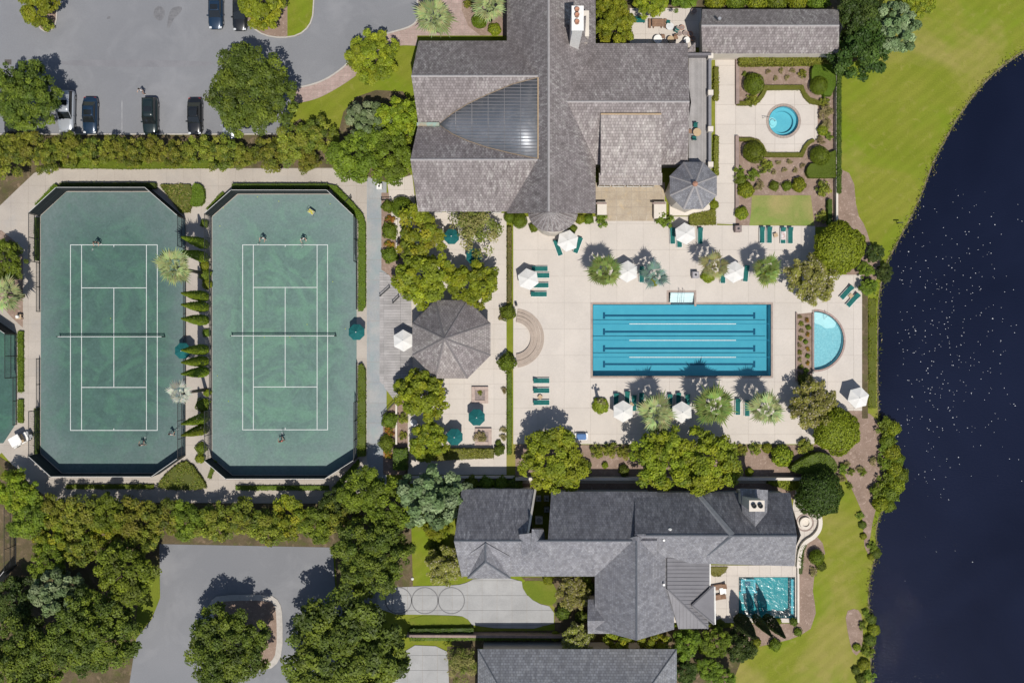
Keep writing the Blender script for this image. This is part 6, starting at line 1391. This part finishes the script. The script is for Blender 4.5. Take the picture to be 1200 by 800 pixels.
# ---- cars
def car(x, y, rz, paint, lab, L=4.5, Wd=1.82, Hh=1.45, suv=False, group='cars in the north car park'):
    c = P(x, y, .9); g = empty('parked_car', (c.x,c.y,.02), R(rz), lab, 'car', group); w = Wd/2; h = L/2; Hh = 1.75 if suv else Hh
    belt = .98 if suv else .86
    # body: lofted sections along x (front = +x)
    secs = [(-h,.35,.78,.72),(-h+.08,.22,belt-.06,.9),(-h+.5,.2,belt+.02,.99),(-.9,.2,belt+.03,1.0),(.55,.2,belt+.02,1.0),(h-1.0,.2,belt-.04,.99),(h-.35,.22,belt-.16,.93),(h-.06,.28,belt-.28,.78),(h,.36,.58,.66)]
    bm = bmesh.new(); rings = []
    for (px,zl,zh,ws) in secs:
        ww = w*ws; rings.append([bm.verts.new(v) for v in ((px,-ww*.92,zl),(px,-ww,zl+.18),(px,-ww,zh-.16),(px,-ww*.9,zh-.02),(px,-ww*.45,zh+.035),(px,ww*.45,zh+.035),(px,ww*.9,zh-.02),(px,ww,zh-.16),(px,ww,zl+.18),(px,ww*.92,zl))])
    for i in range(len(rings)-1):
        for k in range(10): bm.faces.new((rings[i][k],rings[i][(k+1)%10],rings[i+1][(k+1)%10],rings[i+1][k]))
    bm.faces.new(rings[0]); bm.faces.new(rings[-1][::-1]); bmesh.ops.recalc_face_normals(bm, faces=bm.faces)
    body = link('body', mesh_of(bm, 'body', paint, True), g)
    xr0, xr1 = (-h+.3, .25) if suv else (-1.05, .15); xb0, xb1 = (-h+.12, 1.05) if suv else (-1.75, .95); wr = w*.74; wb = w*.9
    bm = bmesh.new(); lo = [(xb0,-wb*.93,belt),(xb1,-wb*.93,belt),(xb1,wb*.93,belt),(xb0,wb*.93,belt)]; hi = [(xr0,-wr,Hh-.06),(xr1,-wr,Hh-.06),(xr1,wr,Hh-.06),(xr0,wr,Hh-.06)]
    a = [bm.verts.new(v) for v in lo]; b = [bm.verts.new(v) for v in hi]
    for k in range(4): bm.faces.new((a[k],a[(k+1)%4],b[(k+1)%4],b[k]))
    bm.faces.new(b); bmesh.ops.recalc_face_normals(bm, faces=bm.faces); link('window_glass', mesh_of(bm, 'window_glass', CARGLASS), g)
    bm = bmesh.new(); n = 5; grid = [[bm.verts.new((xr0-.06+(xr1-xr0+.12)*i/n, -wr*1.02+2*wr*1.02*j/4, Hh-.05+.055*(1-(2*j/4-1)**2)*(1-.4*(2*i/n-1)**2))) for j in range(5)] for i in range(n+1)]
    for i in range(n):
        for j in range(4): bm.faces.new((grid[i][j],grid[i+1][j],grid[i+1][j+1],grid[i][j+1]))
    r_ = link('roof', mesh_of(bm, 'roof', paint, True), g); md = r_.modifiers.new('t','SOLIDIFY'); md.thickness = .05
    bm = bmesh.new(); xs = (xr0+xr1)/2; bbox(bm, xs-.1,-wr*.7,Hh-.02,xs+.55,wr*.7,Hh+.012); link('sunroof', mesh_of(bm, 'sunroof', CARGLASS), g)
    for s in (-1,1):
        for (p,q) in ((0,0),(1,1)):
            bm = bmesh.new(); tube(bm, [Vector(lo[0 if s < 0 else 3] if p == 0 else lo[1 if s < 0 else 2])+Vector((0,0,0)), Vector(hi[0 if s < 0 else 3] if p == 0 else hi[1 if s < 0 else 2])], .045, 5); link('pillar', mesh_of(bm, 'pillar', paint), g)
        bm = bmesh.new(); bbox(bm, xb1-.35, s*(w+.02)-.1, belt-.02, xb1-.2, s*(w+.02)+.1, belt+.13); link('mirror', mesh_of(bm, 'mirror', paint), g)
        bm = bmesh.new(); bbox(bm, h-.3, s*w*.68-.16, .56, h-.06, s*w*.68+.14, .68); link('headlight', mesh_of(bm, 'headlight', LAMPG), g)
        bm = bmesh.new(); bbox(bm, -h-.01, s*w*.66-.16, .62, -h+.12, s*w*.66+.14, .78); link('tail_light', mesh_of(bm, 'tail_light', TAILR), g)
        for px in (-h+.85, h-.9):
            bm = bmesh.new(); tube(bm, [(px,s*(w-.2),.32),(px,s*(w-.0),.32)], .33, 16); t = link('wheel', mesh_of(bm, 'wheel', BLACKM), g); bm = bmesh.new(); tube(bm, [(px,s*(w-.02),.32),(px,s*(w+.012),.32)], .2, 10); link('rim', mesh_of(bm, 'rim', GREYM), t)
    return g
def paint(name, c):
    m = bpy.data.materials.new(name); nt, N, L, B = NT(m); B.inputs['Base Color'].default_value = (*c,1); B.inputs['Metallic'].default_value = .25; B.inputs['Roughness'].default_value = .28; B.inputs['Coat Weight'].default_value = .7; B.inputs['Coat Roughness'].default_value = .06
    return m
CARGLASS = plain('car_window_glass', (.015,.018,.02), .08, 0, .7); LAMPG = plain('headlamp_glass', (.6,.62,.64), .15); TAILR = plain('tail_lamp_red', (.35,.02,.02), .3)
PB, PN, PS_, PDG = paint('black_paint', (.012,.013,.015)), paint('navy_paint', (.012,.03,.06)), paint('silver_paint', (.33,.35,.38)), paint('dark_green_paint', (.012,.022,.022))
car(77,130,-91,PS_,'silver pickup-sized car beside the far left oak',5.3,2.0,1.75,True)
car(104.5,135,-91,PN,'dark blue car next to the silver car',4.6,1.85)
car(175.5,136,-90,PDG,'black car in the middle of the parked row above the myrtles',4.7,1.88,1.6,True)
car(227.5,136,-90,PB,'black car at the right of the row, beside the big oak',4.6,1.85)
car(268,141,-90,PS_,'pale car almost hidden under the big oak',4.5,1.8)
car(252,12,-90,PN,'shiny blue car at the top edge left of the grassy island',4.6,1.85)
car(280.5,14,-90,PB,'black car at the top edge against the grassy island',4.6,1.85)
car(14,150,-90,PB,'dark car almost hidden under the far left oak',4.5,1.8)

# ---- people
SKIN = plain('skin', (.45,.27,.19), .6)
def person(x, y, rz, top, legs, lab, pose='ready', racket=True, z=.05, hair=(.03,.02,.015)):
    c = P(x, y, z+.9); g = empty('person', (c.x,c.y,z), R(rz), lab, 'person', 'people')
    st = {'ready': .22, 'walk': .30, 'stand': .11}[pose]; ar = {'ready': [(-.36,.05,1.1),(-.30,.34,1.02),(.36,.05,1.1),(.28,.36,1.05)], 'walk': [(-.27,-.1,1.12),(-.3,.1,.88),(.27,.1,1.12),(.3,.34,1.0)], 'stand': [(-.27,0,1.12),(-.28,.06,.86),(.27,0,1.12),(.3,.12,.9)]}[pose]
    f1, f2 = (.12,-.1) if pose != 'walk' else (.28,-.25)
    J = [(0,0,.95),(0,.01,1.15),(0,.02,1.38),(0,.03,1.50),(0,.05,1.60),(0,.05,1.72),(-.18,.02,1.42),ar[0],ar[1],(.18,.02,1.42),ar[2],ar[3],(-.10,0,.9),(-st*.8,f1*.6+.06,.5),(-st,f1*.4,.09),(-st,f1*.4+.15,.04),(.10,0,.9),(st*.8,f2*.6+.06,.5),(st,f2*.9,.09),(st,f2*.9+.15,.04)]
    E = [(0,1),(1,2),(2,3),(3,4),(4,5),(2,6),(6,7),(7,8),(2,9),(9,10),(10,11),(0,12),(12,13),(13,14),(14,15),(0,16),(16,17),(17,18),(18,19)]
    rad = [.15,.14,.17,.06,.105,.09,.075,.05,.038,.075,.05,.038,.1,.07,.045,.04,.1,.07,.045,.04]
    me = bpy.data.meshes.new('body'); me.from_pydata(J, E, []); ob = bpy.data.objects.new('tmp', me); COL.objects.link(ob); sk = ob.modifiers.new('s','SKIN')
    for i, r_ in enumerate(rad): me.skin_vertices[0].data[i].radius = (r_, r_*.85 if i < 3 else r_)
    me.skin_vertices[0].data[0].use_root = True; sb = ob.modifiers.new('ss','SUBSURF'); sb.levels = 1; sb.render_levels = 1
    dg = bpy.context.evaluated_depsgraph_get(); m2 = bpy.data.meshes.new_from_object(ob.evaluated_get(dg)); bpy.data.objects.remove(ob); m2.name = 'body'
    m2.materials.clear(); [m2.materials.append(q) for q in (SKIN, top, legs, WHITEP)]
    for p in m2.polygons:
        zc = p.center.z; xc = abs(p.center.x); p.use_smooth = True
        p.material_index = 3 if zc < .12 else 2 if .55 < zc < .98 and xc < .24 else 1 if .98 <= zc < 1.47 and xc < .27 else 0
    body = link('body', m2, g)
    bm = bmesh.new(); bmesh.ops.create_uvsphere(bm, u_segments=12, v_segments=8, radius=.125, matrix=Matrix.Translation((0,.035,1.70)))
    for v in list(bm.verts):
        if v.co.z < 1.66 and v.co.y > .05: v.co.y = .05
    link('hair', mesh_of(bm, 'hair', plain('hair_%s' % lab.split()[0], hair), True), g)
    for s in (-1,1):      # hands with five fingers
        w = Vector(ar[1] if s < 0 else ar[3]); bm = bmesh.new(); d = Vector((0,1,-.4)).normalized(); sd2 = Vector((1,0,0)); tube(bm, [w-d*.02, w+d*.09], [.035,.042], 6)
        for k in range(4): q = w+d*.08+sd2*(k-1.5)*.021; tube(bm, [q, q+d*(.05+.008*(k in (1,2))), q+d*.07+Vector((0,0,-.035))], [.010,.009,.008], 5)
        q = w+d*.03+sd2*(-s)*.035; tube(bm, [q, q+sd2*(-s)*.03+d*.04, q+sd2*(-s)*.03+d*.075], [.011,.010,.008], 5); link('hand', mesh_of(bm, 'hand', SKIN), body)
    if racket:
        w = P(0,0); hp = Vector(ar[3]); bm = bmesh.new(); tube(bm, [(0,-.06,0),(0,.32,.02)], .018, 6)
        r2 = tag(empty('tennis_racket', g.matrix_basis @ (hp+Vector((0,.09,-.04))), R(rz)-.3, 'racket of the '+lab.split(' at ')[0].split(' behind ')[0].split(' walking ')[0].split(' near ')[0]+', '+('left' if x < 240 else 'right')+' court', 'racket', 'tennis rackets'))
        link('handle', mesh_of(bm, 'handle', BLACKM), r2); bm = bmesh.new(); tube(bm, [(.14*math.cos(t*.4189),.49+.18*math.sin(t*.4189),.02) for t in range(16)], .014, 5); link('frame', mesh_of(bm, 'frame', BLACKM), r2)
        bm = bmesh.new()
        for k in range(-5,6): bbox(bm, k*.022-.002,.49-.17*math.sqrt(1-(k*.022/.14)**2),.017,k*.022+.002,.49+.17*math.sqrt(1-(k*.022/.14)**2),.02)
        link('strings', mesh_of(bm, 'strings', LINEP), r2)
WT, DK, RED, BLK = plain('white_cloth', (.75,.75,.73), .9), plain('dark_shorts', (.03,.03,.04), .9), plain('red_cloth', (.55,.04,.03), .9), plain('black_cloth', (.02,.02,.022), .9)
person(113,284,180,BLK,DK,'player in dark clothes at the top baseline of the left court')
person(166.5,521,0,plain('grey_cloth', (.4,.4,.38), .9),DK,'player in grey top behind the bottom baseline of the left court')
person(200.5,508,-30,WT,WT,'player in white walking along the right fence of the left court','walk')
person(308,279,170,WT,plain('grey_shorts', (.3,.3,.31), .9),'player in white at the top left baseline of the right court')
person(355,280,200,WT,DK,'player in white shirt and dark shorts near the ball cart','ready')
person(330,516.5,20,RED,DK,'player in a red shirt behind the bottom baseline of the right court')
person(165.5,106,150,WT,DK,'person in a white shirt walking across the north car park','walk',False,.02)
